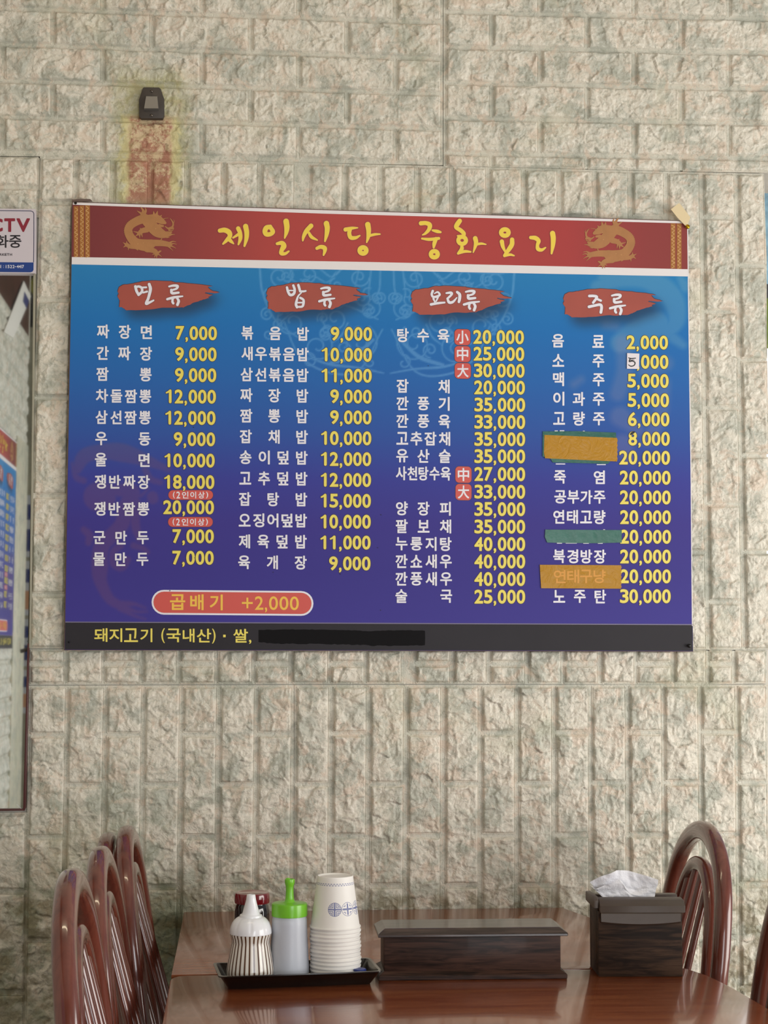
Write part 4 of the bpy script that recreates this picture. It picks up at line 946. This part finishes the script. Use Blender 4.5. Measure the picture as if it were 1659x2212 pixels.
sput(rd.build('red_lettering', mat('crimson print', '#8a2436', .4), sg, -.0223))
bk = Ink()
for ch, a, b2_ in (('녹', -37, -11), ('화', -9.5, 18.5), ('중', 19.6, 46)): bk.char(ch, a, 507.8, b2_, 535.3, bold=.45)
for ch, a in zip('MARKETH', (-13, -6.5, -.8, 4.8, 10.2, 15.2, 21.2)): bk.char(ch, a, 547.2, a + 4.9, 552.6, bold=.15)
sput(bk.build('black_lettering', mat('black print', '#221c24', .4), sg, -.0223))
tn = Ink()
for ch, a in zip('1522-4417', (12, 16.2, 21.6, 27, 32.6, 36.2, 40.6, 45.6, 47.9)):
    if ch == '-': tn.poly([(a - .3, 575.6), (a + 2.6, 575.6), (a + 2.6, 576.8), (a - .3, 576.8)])
    elif ch == '1': tn.poly([(a + .5, 572.4), (a + 1.7, 572.4), (a + 1.7, 579.3), (a + .5, 579.3)])
    else: tn.char(ch, a, 572.4, a + (4.3 if ch != '7' else 3.6), 579.3, bold=.15)
tn.char('의', -5, 572, 2.5, 579.5, bold=.15); tn.poly([(7, 573.8), (8, 573.8), (8, 574.8), (7, 574.8)]); tn.poly([(7, 577.4), (8, 577.4), (8, 578.4), (7, 578.4)])
sput(tn.build('white_lettering', WHITE, sg, -.0226))

# ------------------------------------------------------------------ mirror
c = onY(-100, 1750, -.012)
mr = empty('wall_mirror', (c[0], -.012, c[2]), 'tall wall mirror with a dark red edge, reflecting the other menu board', 'mirror')
gm, nt, b = newmat('mirror glass'); b.inputs['Metallic'].default_value = 1; b.inputs['Roughness'].default_value = .02; b.inputs['Base Color'].default_value = (.93, .95, .93, 1)
put('mirror_glass', prism('mirror_glass', rel([(-380, 588), (72, 590), (69, 900), (64, 1200), (53, 1748), (-380, 1751)], -.012), 0.0, .006, gm, axis='Y'), mr)
FR = mat('dark red edge bead', '#4c201d', .35); SV = mat('grey foam strip', '#9a9684', .5)
for pts, mm, nm in (([(72, 588), (76.5, 588), (73, 900), (69.5, 1200), (66.5, 1400), (62.5, 1400), (65, 1200), (69, 900)], SV, 'grey_edge'),
                    ([(59.5, 1390), (63, 1390), (60, 1560), (55.5, 1745), (51, 1752), (50, 1746), (55, 1560)], FR, 'edge_bead'),
                    ([(-380, 1750), (50, 1747), (53, 1751), (-380, 1755)], FR, 'bottom_bead')):
    put(nm, prism(nm, rel(pts, -.016), -.006, .006, mm, axis='Y', bevel=.0008), mr)
put('bevel_line', prism('bevel_line', rel([(36, 1738), (37.5, 1737.5), (49, 1749), (47, 1749.5)], -.0125), -.0008, .001, mat('bright bevel', '#f0f0ee', .2, .3), axis='Y'), mr)

# papers on the rear wall and on the side wall, seen only in the mirror
PAPER = mat('white calendar paper', '#c3c3c6', .6); BLUEP = mat('blue calendar print', '#2c3570', .5); ORP = mat('orange calendar print', '#c99068', .5)
def sheet(name, x0, x1, z0, z1, y, m, label, cat, group=None):
    o = put(name, box(name, (0, 0, 0), (x1 - x0, .002, z1 - z0), m), None, (x0, y, z0)); tag(o, label, cat, group); return o
for k, (z0, z1) in enumerate(((1.66, 1.98), (1.36, 1.64), (1.1, 1.34), (.86, 1.08))):
    w_ = ('topmost', 'second', 'third', 'lowest')[k]
    s_ = sheet('wall_calendar', -1.32, -.93, z0, z1, ROOMY0 + .001, PAPER, 'white wall calendar seen in the mirror, %s of the four down the strip' % w_, 'calendar', 'calendars on the rear wall')
    put('month_block', box('month_block', (.06, .0021, .03), (.33, .003, (z1 - z0) * .45), BLUEP if k % 2 == 0 else ORP), s_)
    put('month_number', box('month_number', (.2, .0021, (z1 - z0) * .6), (.30, .003, (z1 - z0) * .85), BLUEP), s_)
o = put('price_paper', prism('price_paper', [(-3.66, 2.668), (-3.91 + .02, 2.654), (-3.40, 2.385), (-3.15, 2.36)], ROOMX0 + .012, ROOMX0 + .014, mat('white paper slip', '#e6e2da', .6), axis='X'), None)
tag(o, 'white paper slip hanging askew near the ceiling, seen at the top of the mirror', 'paper')
put('blue_stamp', prism('blue_stamp', [(-3.68, 2.63), (-3.83, 2.625), (-3.76, 2.575), (-3.64, 2.58)], ROOMX0 + .0141, ROOMX0 + .0145, BLUEP, axis='X'), o)
hk = put('coat_hook', sweep('coat_hook', catmull([(0, 0, 0), (.03, 0, .01), (.045, 0, .03), (.03, 0, .045)], 4), .008, .008, mat('dark hook metal', '#3a3230', .35, .6), up=(0, 1, 0)), None, (ROOMX0 + .014, -3.80, 1.18))
tag(hk, 'dark metal coat hook on the white side wall, seen in the mirror', 'hook')

o = sheet('wall_picture', -1.32, -.95, 2.86, 3.24, ROOMY0 + .001, mat('dark picture', '#23221c', .4, noise=.6, nscale=14), 'dark picture high on the rear wall, seen at the top of the mirror', 'picture')
for bx_, bz_, br_ in ((.10, .30, .05), (.28, .22, .06), (.18, .10, .045), (.30, .05, .03)):
    put('yellow_flower', lathe('yellow_flower', [(0, 0), (br_, 0), (br_ * .7, .003), (0, .004)], mat('yellow flower', '#8f8a34', .5), 16), o, (bx_, .002, bz_)).rotation_euler = (-math.pi / 2, 0, 0)

# ------------------------------------------------------------------ beyond the right end of the wall
yP = 2.98
def wr_(px, py): return onY(px, py, yP)
a0, a1 = wr_(1640, 370), wr_(1640, 752)
po = empty('scenery_poster', (a0[0], yP, a1[2]), 'landscape poster with sky and green field beyond the right end of the wall', 'poster')
hz = a0[2] - a1[2]
for nm, z0, z1, cc in (('green_field', 0, .28, '#5f6f24'), ('dark_trees', .28, .36, '#3b3c3c'), ('blue_sky', .36, .88, '#7fa3b4'), ('orange_leaves', .88, 1.0, '#c06a1c')):
    put(nm, box(nm, (0, -.004, z0 * hz), (.62, 0, z1 * hz), mat(nm.replace('_', ' '), cc, .6, noise=.35, nscale=30)), po)
a0, a1 = wr_(1645, 975), wr_(1645, 1010)
ns = empty('wall_notice', (a0[0], yP, a1[2]), 'white notice with black lettering beyond the right end of the wall', 'notice')
put('sheet', box('sheet', (-.02, -.002, -.16), (.5, 0, .20), mat('notice paper', '#f6f4f0', .6)), ns)
for k in range(3): put('black_bar', box('black_bar', (.03, -.0032, .01 + k * .04 - .06), (.4, -.0021, .03 + k * .04 - .06), mat('black print bar', '#1c1a1a', .6)), ns)
# window in the right wall (daylight enters here)
wf = empty('window_1', (ROOMX1, -1.7, .35), 'window', 'window'); wf['kind'] = 'structure'
for k in list(wf.keys()):
    if k in ('label', 'category'): del wf[k]
WFR = mat('window frame', '#e5e3de', .4)
for y0, y1, z0, z1 in ((-3.2, -3.14, 0, 2.0), (-.26, -.2, 0, 2.0), (-1.73, -1.67, 0, 2.0), (-3.2, -.2, 0, .06), (-3.2, -.2, 1.94, 2.0)):
    put('window_frame', box('window_frame', (0, y0 + 1.7, z0), (.06, y1 + 1.7, z1), WFR, .004), wf)

# ------------------------------------------------------------------ tables
def arc(pts, n_=8): return [tuple(p) for p in catmull([np.array(p, float) for p in pts], n_)]
def table(name, outline, label, group, corners):
    xs = [p[0] for p in outline]; ys = [p[1] for p in outline]; cx, cy = (min(xs) + max(xs)) / 2, (min(ys) + max(ys)) / 2
    t = empty(name, (cx, cy, 0), label, 'table', group)
    pts = [(p[0] - cx, p[1] - cy) for p in outline]
    put('table_top', prism('table_top', pts, TZ - .006, TZ, TABLE, .0015, seg=2), t)
    put('table_edge', prism('table_edge', [(x * .997, y * .995) for x, y in pts], TZ - .032, TZ - .006, TABLE_EDGE), t)
    for a, b_ in corners:
        put('leg', box('leg', (a - cx - .022, b_ - cy - .022, 0), (a - cx + .022, b_ - cy + .022, TZ - .032), TABLE_EDGE, .003), t)
    return t
XL = -.087
rightb = arc([(.579, -.022), (.598, -.10), (.622, -.20), (.636, -.30), (.640, -.42), (.640, -.565)], 5)
table('dining_table', [(XL, -.565)] + [(XL, -.022)] + rightb, 'reddish brown dining table pushed against the brick wall, behind the seam', 'tables joined end to end', [(-.03, -.09), (-.03, -.5), (.53, -.13), (.58, -.5)])
corner = [(XL + .022 - .022 * math.cos(a), -.572 - .03 + .03 * math.sin(a)) for a in np.linspace(0, math.pi / 2, 6)]
rightf = arc([(.646, -.572), (.662, -.625), (.671, -.69), (.676, -.76), (.680, -.87), (.676, -.98), (.662, -1.09), (.64, -1.15)], 5)
table('dining_table', [(XL + .002, -1.15)] + corner + rightf, 'reddish brown dining table nearest the camera, carrying the condiment tray and boxes', 'tables joined end to end', [(-.03, -.66), (-.03, -1.08), (.58, -.66), (.58, -1.08)])

# ------------------------------------------------------------------ chairs
HO = [(0, 0), (.05, -.008), (.1, -.034), (.135, -.075), (.155, -.13), (.165, -.2), (.163, -.3), (.15, -.40), (.142, -.455)]
HI = [(0, -.053), (.035, -.060), (.07, -.088), (.093, -.13), (.107, -.2), (.112, -.3), (.110, -.455)]
def make_chair(label, group):
    """origin on the floor below the top of the back; the seat lies towards +x; total height .90"""
    t = empty('dining_chair', (0, 0, 0), label, 'chair', group); top = .885
    def P(y, dz): return np.array([-.14 * dz + 0.02 * (dz * 2) ** 2 * 0, y, top + dz])
    def hoop(pts, dx=0.0): 
        L_ = [P(-y, z) for y, z in pts[::-1]] + [P(y, z) for y, z in pts[1:]]
        L_ = [p + (dx, 0, 0) for p in L_]; return catmull(L_, 5)
    put('outer_hoop', sweep('outer_hoop', hoop(HO), .013, .0155, CHAIRW, up=(1, 0, .14), nseg=18, power=2.7), t)
    put('inner_hoop', sweep('inner_hoop', hoop(HI), .0105, .012, CHAIRW, up=(1, 0, .14), nseg=16, power=2.7), t)
    for y0, y1, z0 in ((-.052, -.08, -.072), (-.018, -.028, -.058), (.018, .028, -.058), (.052, .08, -.072)):
        put('spindle', sweep('spindle', [P(lerp(y0, y1, k / 8), lerp(z0, -.455, k / 8)) + np.array([.055 * k / 8, 0, 0]) for k in range(9)], .006, .007, CHAIRW, up=(1, 0, 0), nseg=10, power=2.0), t)
    sx, sw = .245, .175
    seat = [(sx + .19 * math.copysign(abs(math.cos(a)) ** .75, math.cos(a)), sw * math.copysign(abs(math.sin(a)) ** .75, math.sin(a)) * (1 + .04 * math.cos(a))) for a in np.linspace(0, 2 * math.pi, 41)[:-1]]
    put('seat', prism('seat', seat, .425, .442, CHAIRW, .005), t)
    for a, b_ in ((.10, .13), (.10, -.13), (.39, .13), (.39, -.13)):
        put('leg', sweep('leg', [(a + (-.03 if a < .2 else .03), b_ * 1.12, 0), (a, b_, .426)], .013, .013, CHAIRW, up=(1, 0, 0), nseg=12, power=2.2, taper=lambda s: .75 + .25 * s), t)
    for s_ in (-1, 1): put('stretcher', sweep('stretcher', [(.09, s_ * .138, .2), (.40, s_ * .138, .2)], .008, .008, CHAIRW, up=(0, 0, 1), nseg=8), t)
    return t
GC = 'hoop backed chairs left of the tables'
ch = make_chair('nearest glossy brown hoop backed chair left of the tables', GC)
def place(o, px, py, d, rz, ztop=None, zoff=0.0):
    """top of the back at pixel px,py with depth d (metres beyond the camera along the room)."""
    Yv = CAM[1] + d; c_ = onY(px, py, Yv); s_ = (c_[2] + .005 - zoff) / .90
    o.location = (c_[0], Yv, zoff); o.rotation_euler = (0, 0, rz); o.scale = (1, 1, s_)
place(ch, 152, 1889, 1.83, 0)
for px, py, d, lb, zo in ((216, 1838, 2.22, 'second glossy brown hoop backed chair from the camera, left of the tables', 0),
                          (233, 1806, 2.61, 'lower of the two stacked hoop backed chairs near the wall, further left', 0),
                          (274, 1791, 2.61, 'upper of the two stacked hoop backed chairs, closest to the wall on the left', .020)):
    o = copy_tree(ch); o['label'] = lb; place(o, px, py, d, 0, zoff=zo)
GR = 'hoop backed chairs right of the tables'
for px, py, d, lb in ((1521, 1781, 2.645, 'hoop backed chair with visible spindles behind the napkin box'), (1768, 1845, 2.13, 'dark hoop backed chair cut off by the right edge of the photo')):
    o = copy_tree(ch); o['label'] = lb; o['group'] = GR; place(o, px, py, d, math.pi)

# ------------------------------------------------------------------ tray with condiments
def rotz(p, a): return (p[0] * math.cos(a) - p[1] * math.sin(a), p[0] * math.sin(a) + p[1] * math.cos(a))
fa, fb = onZ(493, 2137), onZ(801, 2126)
ang = math.atan2(fb[1] - fa[1], fb[0] - fa[0]); tw = math.hypot(*(fb - fa)[:2]); td = .072
cx, cy = (fa[0] + fb[0]) / 2 - math.sin(ang) * td / 2, (fa[1] + fb[1]) / 2 + math.cos(ang) * td / 2
tray = empty('condiment_tray', (cx, cy, TZ), 'narrow black plastic tray holding bottles and paper cups', 'tray', rz=ang)
bm = bmesh.new()
def rect(hx, hy, z, r=.006):
    pts = []
    for sx_, sy_, a0 in ((1, -1, -90), (1, 1, 0), (-1, 1, 90), (-1, -1, 180)):
        for k in range(4):
            a = math.radians(a0 + 30 * k); pts.append((sx_ * (hx - r) + r * math.cos(a), sy_ * (hy - r) + r * math.sin(a), z))
    return pts
rings = [rect(tw / 2, td / 2, 0), rect(tw / 2 + .011, td / 2 + .010, .017), rect(tw / 2 + .014, td / 2 + .013, .018), rect(tw / 2 + .014, td / 2 + .013, .0195), rect(tw / 2 + .010, td / 2 + .009, .0195), rect(tw / 2 - .001, td / 2 - .001, .003)]
vs = [[bm.verts.new(p) for p in R_] for R_ in rings]
for i in range(len(vs) - 1):
    for k in range(16): bm.faces.new((vs[i][k], vs[i][(k + 1) % 16], vs[i + 1][(k + 1) % 16], vs[i + 1][k]))
bm.faces.new(vs[0]); bm.faces.new(vs[-1])
put('tray_body', from_bm('tray_body', bm, mat('black glossy plastic', '#1d1714', .18, 0, .5, .4), True), tray)
FT = TZ + .003
def on_tray(px, off=0.0, back=0.0):
    """point on the tray floor below pixel column px, on the tray's centre line."""
    best = None
    for s_ in np.linspace(-.14, .14, 561):
        p = (cx + s_ * math.cos(ang) - back * math.sin(ang), cy + s_ * math.sin(ang) + back * math.cos(ang), FT)
        d = np.array(p) - CAM; x = W / 2 + FPX * (d @ _R) / (d @ _F)
        if best is None or abs(x - px) < best[0]: best = (abs(x - px), p)
    return best[1]
def psize(p): return (np.array(p) - CAM) @ _F / FPX     # metres per pixel at p
# striped squeeze bottle
p = on_tray(540.5, back=-.001); s = psize(p) / 4.366
sb = empty('striped_sauce_bottle', p, 'squat sauce bottle with brown and white stripes and a white nozzle cap', 'bottle')
m, nt, b = newmat('brown and white stripes'); tc = nt.nodes.new('ShaderNodeTexCoord'); sp_ = nt.nodes.new('ShaderNodeSeparateXYZ'); nt.links.new(tc.outputs['Object'], sp_.inputs[0])
an = math_node(nt, 'ARCTAN2', sp_.outputs['Y'], sp_.outputs['X']); st_ = math_node(nt, 'SINE', math_node(nt, 'MULTIPLY', an, 30.0))
f_ = ramp_node(nt, st_, .28, .5); nt.links.new(mix_node(nt, f_, lin('#eee8de'), lin('#5d3c26')), b.inputs['Base Color']); b.inputs['Roughness'].default_value = .25; b.inputs['Coat Weight'].default_value = .5
zb = 1108
def pr(L_, k=s, z0=zb): return [(r_ * k, (z0 - y) * k) for r_, y in L_]
put('bottle_body', lathe('bottle_body', pr([(0, 1108), (205, 1108), (216, 1100), (224, 1060), (224, 1000), (216, 940), (205, 880), (195, 830), (186, 780), (178, 745), (185, 705), (197, 675), (198, 667), (188, 664)]), m, 72), sb)
flt = lambda t, z: 1.0
CAPW = mat('white glossy plastic', '#f0f0f4', .22, 0, .5, .3)
fl = lambda t, z: (1 - .035 * max(0, math.cos(8 * t)) ** 6) if (zb - 640) * s < z < (zb - 520) * s else 1.0
put('nozzle_cap', lathe('nozzle_cap', pr([(190, 668), (199, 664), (199, 650), (196, 620), (190, 600), (178, 570), (160, 545), (138, 525), (120, 515), (108, 513), (106, 500), (102, 492), (88, 490), (78, 470), (68, 430), (56, 390), (46, 350), (40, 310), (37, 306), (22, 306), (22, 330)]), CAPW, 96, fl), sb)
# green-capped bottle
p = on_tray(624.5, back=.004); s = psize(p) / 4.366; zb = 1085
gb = empty('green_capped_bottle', p, 'frosted squeeze bottle with bright green cap and spout', 'bottle')
FROST = mat('frosted translucent plastic', '#c6cad4', .36)
put('bottle_body', lathe('bottle_body', pr([(0, 1085), (180, 1085), (190, 1075), (189, 1000), (184, 900), (178, 800), (172, 700), (168, 600), (166, 550), (160, 535), (158, 518)]), FROST, 56), gb)
GRN = mat('bright green plastic', '#79c52c', .3, 0, .5, .2, sub=.08)
put('screw_cap', lathe('screw_cap', pr([(164, 520), (170, 516), (171, 500), (170, 430), (168, 405), (160, 398), (120, 396), (60, 392), (46, 380), (40, 350), (37, 300), (36, 255), (38, 240), (46, 215), (48, 190), (46, 178), (36, 174), (30, 190)]), GRN, 56), gb)
put('spout_tip', sphere_mesh('spout_tip', 24 * s, GRN, 1.1, .8, .9), gb, (-18 * s, 0, (zb - 168) * s))
# stacked paper cups, upside down
pc = on_tray(725.5, back=.0); s = psize(pc) / 4.366
m, nt, b = newmat('printed paper cup'); tc = nt.nodes.new('ShaderNodeTexCoord'); sp_ = nt.nodes.new('ShaderNodeSeparateXYZ'); nt.links.new(tc.outputs['Object'], sp_.inputs[0])
an = math_node(nt, 'ARCTAN2', sp_.outputs['Y'], sp_.outputs['X']); Zc = sp_.outputs['Z']; hc = 480 * s
CUPDIR = math.atan2(CAM[1] - pc[1], CAM[0] - pc[0]); RC = 205 * s
pat = None
for kk, off in enumerate((-.02, .60, 1.22)):
    du = math_node(nt, 'MULTIPLY', math_node(nt, 'SUBTRACT', an, float(CUPDIR + off)), float(RC)); dz = math_node(nt, 'SUBTRACT', Zc, hc * (1 - (382 - 95) / 480.0))
    rad = math_node(nt, 'SQRT', math_node(nt, 'ADD', math_node(nt, 'POWER', math_node(nt, 'ABSOLUTE', du), 2.0), math_node(nt, 'POWER', math_node(nt, 'ABSOLUTE', dz), 2.0)))
    au, az = math_node(nt, 'ABSOLUTE', du), math_node(nt, 'ABSOLUTE', dz); R0_ = 63 * s
    inn = math_node(nt, 'LESS_THAN', rad, R0_); rim = math_node(nt, 'GREATER_THAN', rad, R0_ * .93)
    mn = math_node(nt, 'MINIMUM', au, az)
    if kk == 0:
        lines = math_node(nt, 'GREATER_THAN', math_node(nt, 'SINE', math_node(nt, 'MULTIPLY', mn, 2 * math.pi / (13.5 * s))), .0)
    else:
        lines = math_node(nt, 'MULTIPLY', math_node(nt, 'GREATER_THAN', math_node(nt, 'SINE', math_node(nt, 'MULTIPLY', mn, 2 * math.pi / (21 * s))), .55), math_node(nt, 'LESS_THAN', rad, R0_ * .8))
        cross = math_node(nt, 'LESS_THAN', mn, 2.2 * s); lines = math_node(nt, 'MAXIMUM', lines, cross)
    one_ = math_node(nt, 'MULTIPLY', inn, math_node(nt, 'MAXIMUM', rim, lines))
    pat = one_ if pat is None else math_node(nt, 'MAXIMUM', pat, one_)
# key pattern line near the base of the cup
kz0 = hc * (1 - (160 - 95) / 480.0); wave = math_node(nt, 'SIGN', math_node(nt, 'SINE', math_node(nt, 'MULTIPLY', an, 40.0)))
kd = math_node(nt, 'ABSOLUTE', math_node(nt, 'SUBTRACT', math_node(nt, 'SUBTRACT', Zc, kz0), math_node(nt, 'MULTIPLY', wave, .0011)))
key = math_node(nt, 'LESS_THAN', kd, .00045)
vb_ = math_node(nt, 'MULTIPLY', math_node(nt, 'LESS_THAN', math_node(nt, 'ABSOLUTE', math_node(nt, 'SINE', math_node(nt, 'MULTIPLY', an, 40.0))), .28), math_node(nt, 'LESS_THAN', math_node(nt, 'ABSOLUTE', math_node(nt, 'SUBTRACT', Zc, kz0)), .0014))
pat = math_node(nt, 'MAXIMUM', pat, math_node(nt, 'MAXIMUM', key, vb_))
nt.links.new(mix_node(nt, math_node(nt, 'MULTIPLY', pat, .85), lin('#f4f0ea'), lin('#3f4f96')), b.inputs['Base Color']); b.inputs['Roughness'].default_value = .5
cupme = lathe('cup', pr([(150, 112), (158, 100), (166, 97), (169, 102), (172, 130), (230, 548), (233, 559), (239, 559), (242, 564), (242, 573), (239, 579), (232, 579), (228, 570), (226, 556), (164, 125), (150, 115)][::-1], s, 579), m, 64, close=False)
# bottom disc of the cup (seen from above as its top)
discme = lathe('cup_base', pr([(0, 110), (156, 110), (156, 114), (0, 114)][::-1], s, 579), m, 48)
first = None; NC = 14
ORD = ['', 'second', 'third', 'fourth', 'fifth', 'sixth', 'seventh', 'eighth', 'ninth', 'tenth', 'eleventh', 'twelfth', 'thirteenth']
for k in range(NC):
    if first is None:
        o = empty('paper_cup', (0, 0, 0), 'lowest paper cup in the upside down stack, rim on the tray', 'cup', 'paper cups stacked upside down on the tray')
        put('cup_wall', cupme, o); put('cup_base', discme, o); first = o
    else:
        o = copy_tree(first)
        o['label'] = 'topmost paper cup of the stack, showing the round blue motifs' if k == NC - 1 else '%s paper cup from the bottom of the upside down stack on the tray' % ORD[k]
        if k == 1: pass
    o.location = (pc[0] + .0005 * math.sin(k * 1.7) - .0001 * k, pc[1] + .0004 * math.cos(k * 2.1), FT + k * 36.2 * s); o.rotation_euler = (0, 0, 0 if k == NC - 1 else k * .7)
# blue cap lying on the tray
p = on_tray(777, back=-.026); o = put('bottle_cap', lathe('bottle_cap', [(0, 0), (.0085, 0), (.009, .001), (.009, .0155), (.008, .0165), (0, .0165)], mat('blue plastic', '#2a3c86', .35), 32), None, (p[0], p[1], FT)); tag(o, 'small blue cap lying on the tray in front of the cups', 'cap')
# red-lidded jar behind
Yj = float(onZ(540, 2055)[1]); c = onY(544.5, 1960, Yj); s = psize(c) / 4.366
jar = empty('sauce_jar', (c[0], Yj, TZ), 'dark sauce jar with a red metal lid behind the striped bottle', 'jar')
zt = float(onY(544.5, 1926.5, Yj)[2]) - TZ
put('glass_body', lathe('glass_body', [(0, 0), (.024, 0), (.0265, .003), (.0265, zt - .028), (.025, zt - .020), (.023, zt - .016), (.023, zt - .013)], mat('dark sauce glass', '#170d0c', .08, 0, .6, .6), 40), jar)
put('lid', lathe('lid', [(.0245, zt - .0165), (.0262, zt - .016), (.0268, zt - .013), (.0268, zt - .005), (.0255, zt - .001), (.022, zt), (.020, zt - .0008), (0, zt - .0008)], mat('red lacquered lid', '#7d141f', .16, 0, .5, .8), 48), jar)

# ------------------------------------------------------------------ wooden cutlery box
a, b_ = onZ(818, 2119), onZ(1226, 2114.5); Lx = math.hypot(*(b_ - a)[:2]); an_ = math.atan2(b_[1] - a[1], b_[0] - a[0])
ub = empty('cutlery_box', ((a[0] + b_[0]) / 2 - math.sin(an_) * .045, (a[1] + b_[1]) / 2 + math.cos(an_) * .045, TZ), 'long dark wooden cutlery box with a lid between the tray and the napkin box', 'box', rz=an_)
hx_, hy_ = Lx / 2, .045
def frustum(name, h0, d0, z0, h1, d1, z1, h2, d2, z2, m):
    bm = bmesh.new(); R_ = []
    for hx2, hy2, z in ((h0, d0, z0), (h1, d1, z1), (h2, d2, z2)):
        R_.append([bm.verts.new((sx_ * hx2, sy_ * hy2, z)) for sx_, sy_ in ((-1, -1), (1, -1), (1, 1), (-1, 1))])
    for i in range(2):
        for k in range(4): bm.faces.new((R_[i][k], R_[i][(k + 1) % 4], R_[i + 1][(k + 1) % 4], R_[i + 1][k]))
    bm.faces.new(R_[0]); bm.faces.new(R_[2])
    bmesh.ops.bevel(bm, geom=bm.edges[:], offset=.0008, segments=1, affect='EDGES')
    return from_bm(name, bm, m, False)
put('base', frustum('base', hx_, hy_, 0, hx_, hy_, .006, hx_ - .008, hy_ - .008, .0115, DARKWOOD), ub)
put('box_body', box('box_body', (-hx_ + .008, -hy_ + .008, .0105), (hx_ - .008, hy_ - .008, .060), DARKWOOD, .0012), ub)
put('lid', frustum('lid', hx_ + .001, hy_ + .001, .0585, hx_ + .001, hy_ + .001, .0625, hx_ - .009, hy_ - .008, .0695, wood_material('lid wood', '#2a1c17', '#4b3a33', .28, .35, 'X', 1.0, 9)), ub)

# ------------------------------------------------------------------ napkin box
a, b_ = onZ(1293.5, 2110.5), onZ(1475, 2110); Lx = math.hypot(*(b_ - a)[:2]); an_ = math.atan2(b_[1] - a[1], b_[0] - a[0])
dn = .078
nb_ = empty('napkin_box', ((a[0] + b_[0]) / 2 - math.sin(an_) * dn / 2, (a[1] + b_[1]) / 2 + math.cos(an_) * dn / 2, TZ), 'dark wooden napkin box with a tissue sticking out of its lid', 'napkin box', rz=an_)
hx_, hy_ = Lx / 2, dn / 2; hb = .094
put('front_board', box('front_board', (-hx_, -hy_, 0), (hx_, -hy_ + .008, hb - .004), DARKWOOD2, .001), nb_)
put('back_board', box('back_board', (-hx_, hy_ - .008, 0), (hx_, hy_, hb), DARKWOOD2, .001), nb_)
for s_ in (-1, 1): put('side_board', box('side_board', (s_ * hx_ - (.008 if s_ > 0 else 0), -hy_ + .008, 0), (s_ * hx_ + (.008 if s_ < 0 else 0), hy_ - .008, hb), DARKWOOD2, .001), nb_)
LIDW = mat('brown lid board', '#51443a', .42, noise=.12, nscale=30)
put('lid', prism('lid', [(-hy_ - .004, hb - .005), (-hy_ - .004, hb + .004), (-hy_ + .008, hb + .011), (-.012, hb + .012), (-.012, hb + .001), (-hy_, hb - .006)], -hx_ + .002, hx_ + .004, LIDW, .0008, axis='X'), nb_)
put('lid', prism('lid', [(.012, hb + .001), (.012, hb + .012), (hy_ - .006, hb + .011), (hy_ + .002, hb + .005), (hy_ + .002, hb)], -hx_ + .002, hx_ + .004, LIDW, .0008, axis='X'), nb_)
put('end_rail', prism('end_rail', [(-hy_ + .004, hb), (-hy_ + .004, hb + .010), (-hy_ + .014, hb + .015), (hy_, hb + .013), (hy_, hb)], -hx_ - .006, -hx_ + .0015, LIDW, .001, axis='X'), nb_)
# curved finger lip along the front
bm = bmesh.new(); n_ = 24; rowsv = []
for k in range(n_ + 1):
    u_ = -1 + 2 * k / n_; x = u_ * (hx_ - .003); sag = .0035 * (1 - u_ * u_)
    rowsv.append([bm.verts.new((x, -hy_ - .001, hb - .004)), bm.verts.new((x, -hy_ - .0065, hb - .006)), bm.verts.new((x, -hy_ - .0065, hb - .017 - sag)), bm.verts.new((x, -hy_ - .001, hb - .020 - sag))])
for k in range(n_):
    for j in range(4): bm.faces.new((rowsv[k][j], rowsv[k + 1][j], rowsv[k + 1][(j + 1) % 4], rowsv[k][(j + 1) % 4]))
bm.faces.new(rowsv[0]); bm.faces.new(rowsv[-1])
put('finger_lip', from_bm('finger_lip', bm, LIDW, True), nb_)
# tissue
def tissue(name, prof, base, seed, yoff, fold):
    """prof: upper outline (x,z) in metres above the lid; base: x range in the slot."""
    nu_, nv_ = 70, 26; V = np.zeros((nv_, nu_, 3)); r = np.random.RandomState(seed)
    us = np.linspace(0, 1, nu_); px_ = np.interp(us, np.linspace(0, 1, len(prof)), [q[0] for q in prof]); pz_ = np.interp(us, np.linspace(0, 1, len(prof)), [q[1] for q in prof])
    UU, VV = np.meshgrid(us, np.linspace(0, 1, nv_))
    bx = lerp(base[0], base[1], UU)
    t_ = VV ** .8; X_ = bx * (1 - t_) + px_[None] * t_ + .001 * (vnoise(UU * .1, VV * .05, .01, r) - .5)
    Z_ = -.004 + (pz_[None] + .004) * VV
    Y_ = yoff + fold * VV * np.sin(UU * 7 + seed) + .007 * (vnoise(UU * .12, VV * .05, .022, r) - .5) * VV + .003 * (vnoise(UU * .12, VV * .05, .008, r) - .5)
    V[..., 0], V[..., 1], V[..., 2] = X_, Y_, Z_
    return grid_mesh(name, V.reshape(-1, 3), nu_, nv_, TIS, True)
TIS = mat('white embossed tissue', '#f8f7fc', .85, bump=.5, nscale=380)
k_ = 1 / 3.867 * psize((.57, -.6, TZ + .1)); X0 = 597.0
def tp_(L_): return [((x - X0) * k_, (662 - z) * k_) for x, z in L_]
tz = (nb_.location[0], nb_.location[1], TZ + hb + .010)
tis = empty('paper_napkin', tz, 'crumpled white napkin pulled up through the box lid', 'napkin', rz=an_)
put('tissue_sheet', tissue('tissue_sheet', tp_([(222, 540), (300, 492), (380, 466), (440, 440), (500, 444), (560, 452), (640, 475), (710, 492), (797, 520)]), ((350 - X0) * k_, (750 - X0) * k_), 3, 0.004, .006), tis)
put('tissue_sheet', tissue('tissue_sheet', tp_([(215, 560), (260, 590), (330, 560), (390, 545), (460, 500), (520, 580), (600, 600), (690, 585), (775, 575)]), ((370 - X0) * k_, (745 - X0) * k_), 8, -.006, .004), tis)
